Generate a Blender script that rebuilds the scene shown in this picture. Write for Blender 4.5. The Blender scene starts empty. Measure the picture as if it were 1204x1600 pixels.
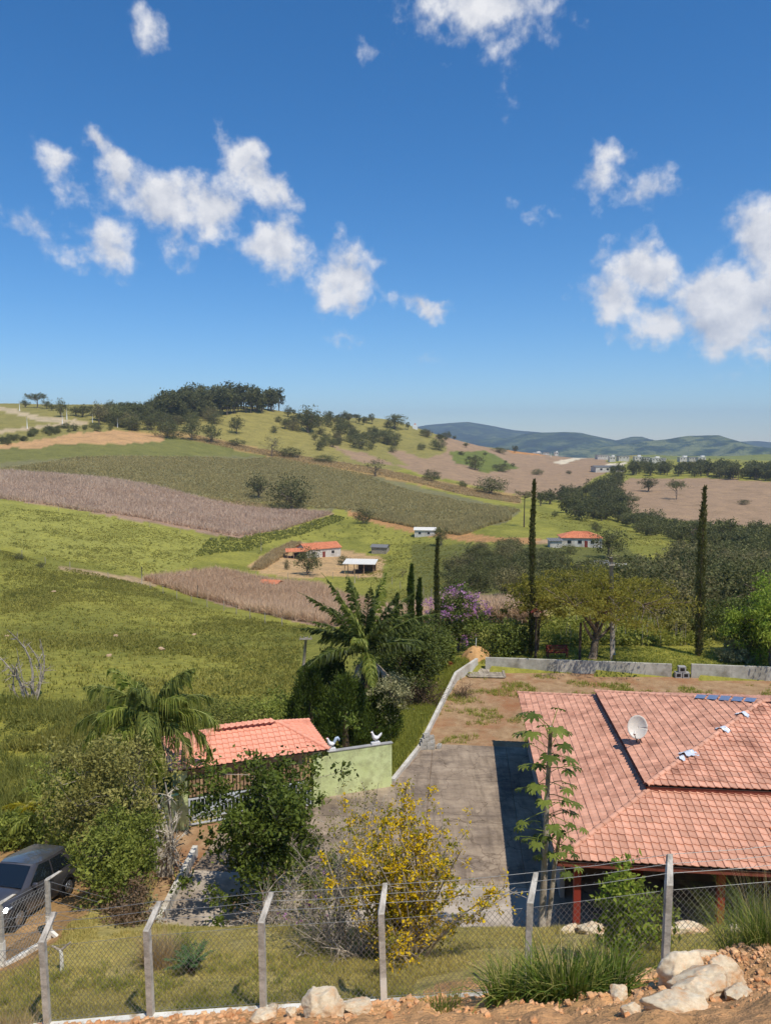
import bpy, bmesh, math, random
import numpy as np
from mathutils import Vector, Matrix

# ------------------------------------------------------------------ camera, sky, sun, exposure
SC = bpy.context.scene
C = SC.collection
CAM_H, PITCH, FPX = 16.6, math.radians(5.2), 1200.0
SUN_TO = Vector((0.34, -0.44, 1.0)).normalized()          # towards the sun
SUN_EL = math.asin(SUN_TO.z)
SUN_AZ = math.atan2(SUN_TO.x, SUN_TO.y)
cam = bpy.data.cameras.new('camera'); co = bpy.data.objects.new('camera', cam); C.objects.link(co)
cam.sensor_fit = 'VERTICAL'; cam.sensor_height = 24.0; cam.lens = 24.0 * FPX / 1600.0
cam.clip_start = 0.1; cam.clip_end = 30000
co.location = (0, 0, CAM_H); co.rotation_euler = (math.radians(90) - PITCH, 0, 0)
SC.camera = co
SC.view_settings.view_transform = 'Standard'; SC.view_settings.look = 'None'
SC.view_settings.gamma = 1.0; SC.view_settings.use_curve_mapping = False
SC.view_settings.exposure = 0.0
cy = SC.cycles
cy.use_denoising = True; cy.max_bounces = 5; cy.diffuse_bounces = 2; cy.glossy_bounces = 2
cy.transmission_bounces = 4; cy.transparent_max_bounces = 8; cy.volume_bounces = 0
try: cy.denoiser = 'OPENIMAGEDENOISE'
except Exception: pass
cy.use_adaptive_sampling = True; cy.adaptive_threshold = 0.02
sl = bpy.data.lights.new('sun', 'SUN'); sl.energy = 4.2; sl.angle = math.radians(0.53); sl.color = (1.0, 0.945, 0.85)
so = bpy.data.objects.new('sun', sl); C.objects.link(so)
so.rotation_euler = (-SUN_TO).to_track_quat('-Z', 'Y').to_euler(); so.location = (0, 0, 60)

def sky_dir(px, py):
    u, v = (px - 602) / FPX, (800 - py) / FPX
    cp, sp = math.cos(PITCH), math.sin(PITCH)
    d = Vector((u, cp + v * sp, -sp + v * cp)).normalized()
    return math.atan2(d.x, d.y), math.asin(d.z)

CLOUDS = [  # px, py, rx, ry, tilt (deg, clockwise in the picture), weight
 (152,228,26,17,40,.9),(185,268,50,25,42,1),(165,383,44,44,0,.95),(245,322,86,46,5,1.05),(335,325,62,46,-10,1.05),
 (372,240,34,38,30,1.1),(405,285,62,34,50,.95),(452,315,34,14,40,.6),(275,380,26,44,-20,.6),(430,388,60,46,15,1.15),
 (535,430,56,52,20,1.15),(556,468,24,26,0,.8),(95,250,30,19,25,.66),(118,290,16,30,-10,.4),(20,335,52,22,25,.42),
 (232,45,24,40,-15,.5),(655,477,50,19,8,.85),(568,58,12,22,-20,.28),(790,140,18,34,20,.34),(752,0,120,58,0,1.0),
 (830,12,60,30,10,.5),(690,22,50,34,0,.6),(938,280,36,28,0,.48),(1003,302,46,34,15,.62),(962,246,40,18,20,.55),
 (1005,425,62,48,10,1.15),(955,470,54,46,0,1.1),(1030,502,80,32,15,.95),(1105,470,70,52,0,1.15),(1165,480,92,72,10,1.2),
 (1195,380,46,62,-20,1.1),(1125,520,80,36,10,1.0),(1185,548,60,18,10,.7),(660,560,40,8,0,.12),(545,525,34,10,10,.2),(825,333,26,10,10,.3),
 (-180,300,120,60,10,1),(-420,180,140,60,0,1),(-650,380,110,50,10,.9),(1420,260,130,60,0,1),(1700,420,150,50,5,1),(1500,560,90,30,0,.9),
 (400,-260,160,80,10,1),(1000,-420,160,70,-10,1),(100,-500,140,60,20,1),(-300,-300,120,60,0,.9),(1500,-200,160,90,0,1)]

def build_world():
    w = bpy.data.worlds.new('World'); SC.world = w; w.use_nodes = True
    nt = w.node_tree; N = nt.nodes; L = nt.links; N.clear()
    out = N.new('ShaderNodeOutputWorld')
    sky = N.new('ShaderNodeTexSky'); sky.sky_type = 'NISHITA'; sky.sun_disc = False
    sky.sun_elevation = SUN_EL; sky.sun_rotation = SUN_AZ
    sky.altitude = 900; sky.air_density = 1.0; sky.dust_density = 0.1; sky.ozone_density = 6.0
    bg = N.new('ShaderNodeBackground'); bg.inputs[1].default_value = 0.14
    hs = N.new('ShaderNodeHueSaturation'); hs.inputs['Saturation'].default_value = 1.26; L.new(sky.outputs[0], hs.inputs['Color']); L.new(hs.outputs[0], bg.inputs[0])
    tc = N.new('ShaderNodeTexCoord'); sep = N.new('ShaderNodeSeparateXYZ'); L.new(tc.outputs['Generated'], sep.inputs[0])
    def M(op, a, b=None, c=None, clamp=False):
        n = N.new('ShaderNodeMath'); n.operation = op; n.use_clamp = clamp
        for i, v in enumerate((a, b, c)):
            if v is None: continue
            if isinstance(v, (int, float)): n.inputs[i].default_value = v
            else: L.new(v, n.inputs[i])
        return n.outputs[0]
    az = M('ARCTAN2', sep.outputs[0], sep.outputs[1]); el = M('ARCSINE', sep.outputs[2])
    cmb = N.new('ShaderNodeCombineXYZ'); L.new(az, cmb.inputs[0]); L.new(el, cmb.inputs[1])
    def noise(scale, detail, vec, rough=.55, col=False):
        n = N.new('ShaderNodeTexNoise'); n.inputs['Scale'].default_value = scale; n.inputs['Detail'].default_value = detail
        n.inputs['Roughness'].default_value = rough; L.new(vec, n.inputs['Vector']); return n.outputs['Color' if col else 'Fac']
    def vm(op, a, b):
        n = N.new('ShaderNodeVectorMath'); n.operation = op
        for i, v in enumerate((a, b)):
            if isinstance(v, tuple): n.inputs[i].default_value = v
            else: L.new(v, n.inputs[i])
        return n.outputs[0]
    base = cmb.outputs[0]
    wob = vm('MULTIPLY', vm('SUBTRACT', noise(22, 4, base, col=True), (.5,.5,.5)), (.055,.05,0))
    pos = vm('ADD', base, wob)
    f = None
    for px, py, rx, ry, tilt, wt in CLOUDS:
        a0, e0 = sky_dir(px, py)
        mp = N.new('ShaderNodeMapping'); mp.vector_type = 'TEXTURE'
        mp.inputs['Location'].default_value = (a0, e0, 0); mp.inputs['Rotation'].default_value = (0, 0, -math.radians(tilt))
        mp.inputs['Scale'].default_value = (rx / FPX * 1.2, ry / FPX * 1.2, 1); L.new(pos, mp.inputs['Vector'])
        ln = N.new('ShaderNodeVectorMath'); ln.operation = 'LENGTH'; L.new(mp.outputs[0], ln.inputs[0])
        g = M('MULTIPLY_ADD', ln.outputs['Value'], -wt, wt)
        f = g if f is None else M('SMOOTH_MAX', f, g, .12)
    n1 = noise(21, 12, base, .59)
    d = M('ADD', f, M('MULTIPLY_ADD', n1, 2.1, -1.10))
    mr = N.new('ShaderNodeMapRange'); mr.interpolation_type = 'SMOOTHSTEP'; mr.inputs[1].default_value = .0; mr.inputs[2].default_value = .74
    mr.inputs[4].default_value = .97
    L.new(d, mr.inputs[0])
    # light and grey billows inside the clouds: relief of the same noise towards the sun
    n2 = noise(21, 7, vm('ADD', base, (.009, .016, 0)), .56)
    rel = M('MULTIPLY_ADD', M('SUBTRACT', n1, n2), 2.4, .68, clamp=True)
    cr = N.new('ShaderNodeMix'); cr.data_type = 'RGBA'; L.new(rel, cr.inputs[0])
    cr.inputs[6].default_value = (.50, .54, .64, 1); cr.inputs[7].default_value = (.90, .90, .92, 1)
    bc = N.new('ShaderNodeBackground'); bc.inputs[1].default_value = 1.0; L.new(cr.outputs[2], bc.inputs[0])
    ms = N.new('ShaderNodeMixShader'); L.new(mr.outputs[0], ms.inputs[0]); L.new(bg.outputs[0], ms.inputs[1]); L.new(bc.outputs[0], ms.inputs[2])
    L.new(ms.outputs[0], out.inputs['Surface'])
    w.cycles.sampling_method = 'MANUAL'; w.cycles.sample_map_resolution = 512
build_world()

# ------------------------------------------------------------------ helpers
def srgb(r, g, b):
    f = lambda c: (c / 255 / 12.92) if c <= 10.3 else ((c / 255 + .055) / 1.055) ** 2.4
    return (f(r), f(g), f(b))

def row(py): return math.tan(PITCH + math.atan((py - 800) / FPX))
def W(px, py, y):
    """the point seen at a picture position when it lies y metres ahead of the camera"""
    z = CAM_H - y * row(py)
    D = y * math.cos(PITCH) + (CAM_H - z) * math.sin(PITCH)
    return Vector(((px - 602) / FPX * D, y, z))
def depth(p): return p[1] * math.cos(PITCH) + (CAM_H - p[2]) * math.sin(PITCH)
def pix(P):
    P = np.asarray(P, float); y = P[..., 1]; z = P[..., 2] - CAM_H
    D = y * math.cos(PITCH) - z * math.sin(PITCH); D = np.where(D < .1, .1, D)
    up = y * math.sin(PITCH) + z * math.cos(PITCH)
    return 602 + FPX * P[..., 0] / D, 800 - FPX * up / D

def sstep(a, b, x):
    t = np.clip((x - a) / (b - a), 0, 1); return t * t * (3 - 2 * t)

_rs = np.random.RandomState(3)
_perm = _rs.rand(256, 256)
def vnoise(x, y):
    x = np.asarray(x, float); y = np.asarray(y, float)
    xi = np.floor(x).astype(int); yi = np.floor(y).astype(int); fx = x - xi; fy = y - yi
    fx = fx * fx * (3 - 2 * fx); fy = fy * fy * (3 - 2 * fy)
    g = lambda a, b: _perm[a & 255, b & 255]
    return (g(xi, yi) * (1 - fx) + g(xi + 1, yi) * fx) * (1 - fy) + (g(xi, yi + 1) * (1 - fx) + g(xi + 1, yi + 1) * fx) * fy
def fbm(x, y, o=4):
    s = 0; a = .5
    for i in range(o):
        s = s + a * vnoise(x + 17.3 * i, y + 9.1 * i); a *= .5; x = x * 2.03; y = y * 2.03
    return s

# terrain control rows: picture column -> (row, metres ahead)
CTRL = {
 -150: [(1100,44),(1000,76),(900,140),(855,175),(800,225),(735,330),(700,420),(650,550),(633,620)],
 0:    [(1100,45),(1000,78),(900,140),(855,175),(800,230),(780,260),(735,340),(700,430),(650,560),(634,620)],
 200:  [(1100,46),(1000,82),(915,150),(860,200),(800,262),(775,300),(740,370),(690,480),(660,570),(636,650)],
 400:  [(1100,48),(1050,65),(960,125),(945,150),(900,195),(870,225),(830,280),(790,350),(750,430),(710,520),(680,600),(640,690)],
 600:  [(1040,58),(1000,72),(950,140),(900,200),(860,255),(825,300),(800,340),(760,430),(740,480),(715,600),(690,700),(655,800)],
 720:  [(1010,62),(960,85),(930,125),(900,175),(860,235),(820,290),(785,365),(765,470),(740,560),(712,690),(690,820)],
 800:  [(1000,62),(960,80),(930,110),(900,160),(850,230),(820,285),(795,345),(778,470),(745,600),(718,800),(704,950)],
 1000: [(1000,62),(960,80),(930,110),(900,140),(870,200),(840,260),(825,330),(810,380),(780,470),(750,580),(722,900),(711,1250)],
 1204: [(1000,62),(960,80),(930,105),(900,140),(870,190),(840,260),(822,370),(795,430),(760,520),(742,620),(722,900),(712,1200)],
 1350: [(1000,62),(960,80),(930,105),(900,140),(870,190),(840,260),(820,370),(760,520),(742,620),(722,900),(712,1200)],
}
_cp = []
for px, rows in CTRL.items():
    for py, y in rows: _cp.append(W(px, py, y))
for u in (-.62, -.5, -.33, -.16, 0, .15, .33, .5, .62):
    _cp.append((u * 40, 40, .3 if u < -.1 else 0))
    far = {-.62: (30, 15), -.5: (30, 15), -.33: (30, 15), -.16: (25, 10), 0: (10, 5), .15: (0, 5), .33: (0, 5), .5: (0, 5), .62: (0, 5)}[u]
    _cp.append((u * 1150, 1150, far[0] if u < -.1 else -8)); _cp.append((u * 2200, 2200, -75)); _cp.append((u * 6500, 6500, -110))
_cp = np.array([tuple(p) for p in _cp])
_UA, _LA = 2.0, 1.0
_cq = np.stack([_cp[:, 0] / _cp[:, 1] * _UA, np.log(_cp[:, 1]) * _LA], 1)
def _phi(r): return np.sqrt(r * r + .06 ** 2)
_A = _phi(np.linalg.norm(_cq[:, None] - _cq[None], axis=2)); _n = len(_cp)
_M = np.zeros((_n + 3, _n + 3)); _M[:_n, :_n] = _A + np.eye(_n) * 1e-3
_M[:_n, _n] = 1; _M[:_n, _n + 1:] = _cq; _M[_n, :_n] = 1; _M[_n + 1:, :_n] = _cq.T
_Wt = np.linalg.solve(_M, np.concatenate([_cp[:, 2], np.zeros(3)]))
def far_h(x, y):
    u = np.clip(x / y, -.78, .78) * _UA; l = np.log(y) * _LA; out = np.zeros_like(u)
    B = 40000
    for i in range(0, len(u), B):
        q = np.stack([u[i:i+B], l[i:i+B]], 1)
        out[i:i+B] = _phi(np.linalg.norm(q[:, None] - _cq[None], axis=2)) @ _Wt[:_n] + _Wt[_n] + q @ _Wt[_n + 1:]
    return out
FX = [-9.5, -6.95, -4.72, -2.42, -.03, 2.74, 5.28, 7.9]
FY = [15.0, 14.8, 14.5, 14.3, 14.2, 14.0, 13.7, 13.4]
FZ = [4.2, 4.59, 5.03, 5.35, 5.57, 5.93, 6.47, 6.9]
def near_h(x, y):
    zf = np.interp(x, FX, FZ); yf = np.interp(x, FX, FY); lft = sstep(-7.2, -9.5, x)
    up = np.minimum(zf + (yf - y) * .70, 15.0)
    ye = 20.0
    bank = zf - np.minimum(y - yf, ye - yf) * (zf - 3.2 + .6 * sstep(-8.2, -10, x)) / (ye - yf)
    t = np.clip((y - ye) / (3.0 + 9 * lft), 0, 1); t = t * t * (3 - 2 * t)
    dn = bank * (1 - t)
    z = np.where(y < yf, up, dn)
    z = z + .55 * np.exp(-((x - 6.3) / 1.5) ** 2 - ((y - 12.7) / .9) ** 2) + .12 * np.exp(-((x - 1.6) / .9) ** 2 - ((y - 14.9) / .8) ** 2)
    lump = (fbm(x * 1.9 + 3, y * 1.9) - .5) * .5 * sstep(yf + .1, yf - .6, y) * sstep(5, 9, y)
    return z + lump
YARD = [(-8.2, 24.2), (40, 19.5), (40, 50.9), (6.9, 55.0), (4.8, 52.3), (3.55, 47.6), (1.75, 40.4), (.2, 35.6), (-2.9, 33.9), (-9.2, 31.6)]
def in_poly(poly, x, y):
    c = np.zeros(np.shape(x), bool); j = len(poly) - 1
    for i in range(len(poly)):
        xi, yi = poly[i]; xj, yj = poly[j]
        with np.errstate(divide='ignore', invalid='ignore'):
            c ^= ((yi > y) != (yj > y)) & (x < (xj - xi) * (y - yi) / (yj - yi + 1e-12) + xi)
        j = i
    return c
def H(x, y):
    x = np.atleast_1d(np.asarray(x, float)); y = np.atleast_1d(np.asarray(y, float)); sh = x.shape
    x = x.ravel(); y = np.maximum(y.ravel(), .5)
    w = sstep(40, 62, y + 6 * sstep(-6, -14, x)); z = np.zeros_like(x)
    a = w < 1; b = w > 0
    if a.any(): z[a] += (1 - w[a]) * near_h(x[a], y[a])
    if b.any(): z[b] += w[b] * far_h(x[b], y[b])
    rough = (fbm(x * .35, y * .35) - .5) * np.clip(y * .004, .10, .45) + (fbm(x * .03 + 5, y * .03) - .5) * np.clip((y - 70) * .02, 0, 2.5)
    z = z + rough * (1 - sstep(21, 24, y) * sstep(62, 56, y) * sstep(-12, -8, x))
    far = sstep(58, 66, y) * sstep(0, 6, x) + (1 - sstep(0, 6, x))
    z = np.where(in_poly(YARD, x, y), -.06, z)
    back = sstep(51, 54, y) * sstep(75, 62, y) * sstep(4, 8, x)
    z = np.where((back > 0) & ~in_poly(YARD, x, y), z * (1 - back) + back * .35, z)
    return z.reshape(sh)
def hz(x, y): return float(H(x, y)[0])
_ys = np.exp(np.linspace(math.log(9), math.log(3000), 900))
def G(px, py):
    """where the sight line through a picture position meets the ground"""
    z = CAM_H - _ys * row(py); D = _ys * math.cos(PITCH) + (CAM_H - z) * math.sin(PITCH)
    x = (px - 602) / FPX * D; h = H(x, _ys); k = np.argmax(z < h)
    if not (z < h).any(): k = len(_ys) - 1
    return Vector((x[k], _ys[k], float(h[k])))
def GG(pts):
    """vectorised G for an array of picture positions"""
    pts = np.asarray(pts, float); out = np.zeros((len(pts), 3))
    ys = np.exp(np.linspace(math.log(40), math.log(2500), 330))
    r = np.tan(PITCH + np.arctan((pts[:, 1] - 800) / FPX))
    for i in range(0, len(pts), 300):
        rr = r[i:i+300, None]; z = CAM_H - ys[None] * rr; D = ys[None] * math.cos(PITCH) + (CAM_H - z) * math.sin(PITCH)
        x = (pts[i:i+300, 0:1] - 602) / FPX * D; h = H(x, np.broadcast_to(ys, x.shape)); hit = z < h
        k = np.where(hit.any(1), hit.argmax(1), -1); q = np.arange(len(k))
        out[i:i+300] = np.stack([x[q, k], ys[k], np.where(k >= 0, h[q, k], -999)], 1)
    return out[out[:, 2] > -900]

class MB:
    """collects vertices, faces, a per-vertex tint and a material slot; build() links ONE mesh object"""
    def __init__(s): s.v = []; s.f = []; s.t = []; s.m = []; s.n = 0
    def add(s, V, F, tint=.5, mi=0):
        V = np.asarray(V, float).reshape(-1, 3); F = np.asarray(F, int)
        if len(F) == 0: return
        s.v.append(V); s.f.append(F + s.n); s.t.append(np.broadcast_to(np.asarray(tint, float), (len(V),)).copy())
        s.m.append(np.full(len(F), mi)); s.n += len(V)
    def box(s, c, size, rz=0, tint=.5, mi=0, M=None):
        x, y, z = [q / 2 for q in size]
        V = np.array([(a * x, b * y, d * z) for a in (-1, 1) for b in (-1, 1) for d in (-1, 1)])
        if M is not None: V = V @ np.array(M.to_3x3()).T
        elif rz: k, q = math.cos(rz), math.sin(rz); V = V @ np.array([[k, q, 0], [-q, k, 0], [0, 0, 1]])
        s.add(V + np.asarray(c), [(0,1,3,2),(4,6,7,5),(0,4,5,1),(2,3,7,6),(0,2,6,4),(1,5,7,3)], tint, mi)
    def bar(s, a, b, w, h, tint=.5, mi=0):
        a, b = Vector(a), Vector(b); d = b - a; q = d.to_track_quat('X', 'Z').to_matrix()
        s.box((a + b) / 2, (d.length, w, h), M=q, tint=tint, mi=mi)
    def tube(s, P, R, n=6, tint=.5, mi=0, cap=True):
        P = np.asarray(P, float); k = len(P); R = np.broadcast_to(np.asarray(R, float), (k,))
        T = np.gradient(P, axis=0); T /= np.linalg.norm(T, axis=1)[:, None] + 1e-9
        ref = np.array([0, 0, 1.]) if abs(T[:, 2]).mean() < .8 else np.array([1., 0, 0])
        A = np.cross(T, ref); A /= np.linalg.norm(A, axis=1)[:, None] + 1e-9; B = np.cross(T, A)
        an = np.arange(n) * 2 * math.pi / n
        V = P[:, None] + R[:, None, None] * (np.cos(an)[None, :, None] * A[:, None] + np.sin(an)[None, :, None] * B[:, None])
        i = np.arange(k - 1)[:, None] * n; j = np.arange(n)[None]; j2 = (j + 1) % n
        F = np.stack([i + j, i + j2, i + n + j2, i + n + j], 2).reshape(-1, 4)
        b0 = s.n; s.add(V.reshape(-1, 3), F, tint, mi)
        if cap:
            for e, o in ((0, 1), (k - 1, 0)):
                idx = [b0 + e * n + q for q in range(n)]; idx = idx[::-1] if o == 0 else idx
                c = P[e]; s.v.append(c[None]); s.t.append(np.array([np.mean(tint)])); ci = s.n; s.n += 1
                s.f.append(np.array([(ci, idx[q], idx[(q + 1) % n]) for q in range(n)])); s.m.append(np.full(n, mi))
    def grid(s, P, tint=.5, mi=0):
        P = np.asarray(P, float); a, b = P.shape[:2]
        i = np.arange(a - 1)[:, None] * b + np.arange(b - 1)[None]
        s.add(P.reshape(-1, 3), np.stack([i, i + 1, i + b + 1, i + b], 2).reshape(-1, 4), tint, mi)
    def mesh(s, name, mats, smooth=False):
        me = bpy.data.meshes.new(name)
        V = np.concatenate(s.v) if s.v else np.zeros((0, 3))
        me.vertices.add(len(V)); me.vertices.foreach_set('co', V.astype('f').ravel())
        lt = np.concatenate([np.full(len(f), f.shape[1]) for f in s.f]); li = np.concatenate([f.ravel() for f in s.f])
        me.loops.add(len(li)); me.loops.foreach_set('vertex_index', li.astype('i'))
        me.polygons.add(len(lt)); ls = np.concatenate([[0], np.cumsum(lt)[:-1]])
        me.polygons.foreach_set('loop_start', ls.astype('i')); me.polygons.foreach_set('loop_total', lt.astype('i'))
        me.polygons.foreach_set('material_index', np.concatenate(s.m).astype('i'))
        at = me.attributes.new('tint', 'FLOAT', 'POINT'); at.data.foreach_set('value', np.concatenate(s.t).astype('f'))
        for m in (mats if isinstance(mats, (list, tuple)) else [mats]): me.materials.append(m)
        me.update(); me.validate()
        me.polygons.foreach_set('use_smooth', np.full(len(lt), bool(smooth)))
        return me
    def build(s, name, mats, parent=None, smooth=False, loc=None):
        o = bpy.data.objects.new(name, s.mesh(name, mats, smooth)); C.objects.link(o)
        if parent is not None: o.parent = parent
        if loc is not None: o.location = loc
        return o
def tag(o, label=None, cat=None, group=None, kind=None):
    if label: o['label'] = label
    if cat: o['category'] = cat
    if group: o['group'] = group
    if kind: o['kind'] = kind
    return o
def thing(name, label, cat, loc=(0, 0, 0), rz=0, group=None):
    o = bpy.data.objects.new(name, None); C.objects.link(o); o.location = loc; o.rotation_euler = (0, 0, rz)
    o.empty_display_size = .2
    return tag(o, label, cat, group)
def inst(me, name, parent=None, loc=(0, 0, 0), rz=0, sc=(1, 1, 1), M=None):
    o = bpy.data.objects.new(name, me); C.objects.link(o)
    if parent is not None: o.parent = parent
    if M is not None: o.matrix_local = M
    else: o.location = loc; o.rotation_euler = (0, 0, rz); o.scale = sc
    return o

# ------------------------------------------------------------------ materials
MAT = {}
def newmat(name):
    m = bpy.data.materials.new(name); m.use_nodes = True; nt = m.node_tree; nt.nodes.clear()
    out = nt.nodes.new('ShaderNodeOutputMaterial'); bs = nt.nodes.new('ShaderNodeBsdfPrincipled')
    nt.links.new(bs.outputs[0], out.inputs[0]); MAT[name] = m
    return m, nt, bs, out
def nz(nt, scale, detail=4, rough=.6, coord='Object', vec=None):
    n = nt.nodes.new('ShaderNodeTexNoise'); n.inputs['Scale'].default_value = scale; n.inputs['Detail'].default_value = detail
    n.inputs['Roughness'].default_value = rough
    if vec is None:
        tc = nt.nodes.get('tc') or nt.nodes.new('ShaderNodeTexCoord'); tc.name = 'tc'; vec = tc.outputs[coord]
    nt.links.new(vec, n.inputs['Vector']); return n.outputs['Fac']
def ramp(nt, fac, stops):
    r = nt.nodes.new('ShaderNodeValToRGB'); e = r.color_ramp.elements
    while len(e) < len(stops): e.new(.5)
    for k, (p, c) in enumerate(stops): e[k].position = p; e[k].color = (*c, 1)
    nt.links.new(fac, r.inputs[0]); return r.outputs[0]
def mixc(nt, fac, a, b, mode='MIX'):
    m = nt.nodes.new('ShaderNodeMix'); m.data_type = 'RGBA'; m.blend_type = mode
    for i, v in ((0, fac), (6, a), (7, b)):
        if isinstance(v, (int, float)): m.inputs[i].default_value = v
        elif isinstance(v, tuple): m.inputs[i].default_value = (*v, 1)
        else: nt.links.new(v, m.inputs[i])
    return m.outputs[2]
def mth(nt, op, a, b):
    m = nt.nodes.new('ShaderNodeMath'); m.operation = op
    for i, v in enumerate((a, b)):
        if isinstance(v, (int, float)): m.inputs[i].default_value = v
        else: nt.links.new(v, m.inputs[i])
    return m.outputs[0]
def bump(nt, bs, h, strength=.4, dist=.02):
    b = nt.nodes.new('ShaderNodeBump'); b.inputs['Strength'].default_value = strength; b.inputs['Distance'].default_value = dist
    nt.links.new(h, b.inputs['Height']); nt.links.new(b.outputs[0], bs.inputs['Normal'])
def pm(name, c1, c2, scale=3, rough=.8, bmp=.3, bdist=.02, dirt=None, dscale=.6, metal=0, spec=.3, per_obj=0, tint=0):
    """surface of two noise-mixed colours, optional dirt stains, bump, per-object and per-piece variation"""
    m, nt, bs, out = newmat(name)
    n1 = nz(nt, scale, 6, .65)
    col = ramp(nt, n1, [(.32, c1), (.68, c2)])
    if dirt:
        n2 = nz(nt, dscale, 5, .7); r = nt.nodes.new('ShaderNodeMapRange'); r.inputs[1].default_value = .47; r.inputs[2].default_value = .68
        nt.links.new(n2, r.inputs[0]); col = mixc(nt, r.outputs[0], col, dirt)
    if per_obj or tint:
        hs = nt.nodes.new('ShaderNodeHueSaturation'); v = None
        if per_obj:
            oi = nt.nodes.new('ShaderNodeObjectInfo'); v = mth(nt, 'MULTIPLY_ADD', oi.outputs['Random'], per_obj); v.node.inputs[2].default_value = 1 - per_obj / 2
        if tint:
            at = nt.nodes.new('ShaderNodeAttribute'); at.attribute_name = 'tint'
            q = mth(nt, 'MULTIPLY_ADD', at.outputs['Fac'], tint); q.node.inputs[2].default_value = 1 - tint / 2
            v = q if v is None else mth(nt, 'MULTIPLY', v, q)
        nt.links.new(v, hs.inputs['Value']); nt.links.new(col, hs.inputs['Color']); col = hs.outputs[0]
    nt.links.new(col, bs.inputs['Base Color']); bs.inputs['Roughness'].default_value = rough; bs.inputs['Metallic'].default_value = metal
    bs.inputs['Specular IOR Level'].default_value = spec
    if bmp: bump(nt, bs, nz(nt, scale * 6, 5, .6), bmp, bdist)
    return m
def leafm(name, a, b, trans=.3, rough=.55, obj=.25, c=None):
    """foliage: tint runs from colour a to b (to c), plus variation from plant to plant"""
    m, nt, bs, out = newmat(name)
    at = nt.nodes.new('ShaderNodeAttribute'); at.attribute_name = 'tint'
    col = ramp(nt, at.outputs['Fac'], [(0, a), (1, b)] if c is None else [(0, a), (.6, b), (1, c)])
    oi = nt.nodes.new('ShaderNodeObjectInfo'); v = mth(nt, 'MULTIPLY_ADD', oi.outputs['Random'], obj); v.node.inputs[2].default_value = 1 - obj / 2
    hs = nt.nodes.new('ShaderNodeHueSaturation'); nt.links.new(v, hs.inputs['Value']); nt.links.new(col, hs.inputs['Color']); col = hs.outputs[0]
    nt.links.new(col, bs.inputs['Base Color']); bs.inputs['Roughness'].default_value = rough; bs.inputs['Specular IOR Level'].default_value = .25
    tr = nt.nodes.new('ShaderNodeBsdfTranslucent'); nt.links.new(col, tr.inputs[0])
    mx = nt.nodes.new('ShaderNodeMixShader'); mx.inputs[0].default_value = trans
    nt.links.new(bs.outputs[0], mx.inputs[1]); nt.links.new(tr.outputs[0], mx.inputs[2]); nt.links.new(mx.outputs[0], out.inputs[0])
    return m
def flat(name, c, rough=.5, metal=0, spec=.5, coat=0):
    m, nt, bs, out = newmat(name); n1 = nz(nt, 9, 3)
    col = ramp(nt, n1, [(.3, tuple(q * .86 for q in c)), (.7, c)]); nt.links.new(col, bs.inputs['Base Color'])
    bs.inputs['Roughness'].default_value = rough; bs.inputs['Metallic'].default_value = metal; bs.inputs['Specular IOR Level'].default_value = spec
    bs.inputs['Coat Weight'].default_value = coat
    return m

# ground: vertex colour = what grows or lies there, broken up by noise of several sizes
m, nt, bs, out = newmat('ground_cover')
at = nt.nodes.new('ShaderNodeAttribute'); at.attribute_name = 'zone'
v1 = ramp(nt, nz(nt, .11, 6, .7), [(.25, (.66, .68, .6)), (.5, (1, 1, 1)), (.75, (1.22, 1.2, 1.05))])
v2 = ramp(nt, nz(nt, 1.3, 5, .7), [(.25, (.5, .55, .5)), (.5, (.98, .98, .98)), (.78, (1.4, 1.36, 1.25))])
c0 = mixc(nt, 1.0, at.outputs['Color'], v1, 'MULTIPLY'); c0 = mixc(nt, 1.0, c0, v2, 'MULTIPLY')
nt.links.new(c0, bs.inputs['Base Color']); bs.inputs['Roughness'].default_value = .95; bs.inputs['Specular IOR Level'].default_value = .1
bump(nt, bs, nz(nt, 2.2, 6, .7), .9, .25)
pm('concrete_slab', srgb(142,124,104), srgb(180,160,136), .7, .92, .5, .015, srgb(112,98,86), .4)
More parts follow.
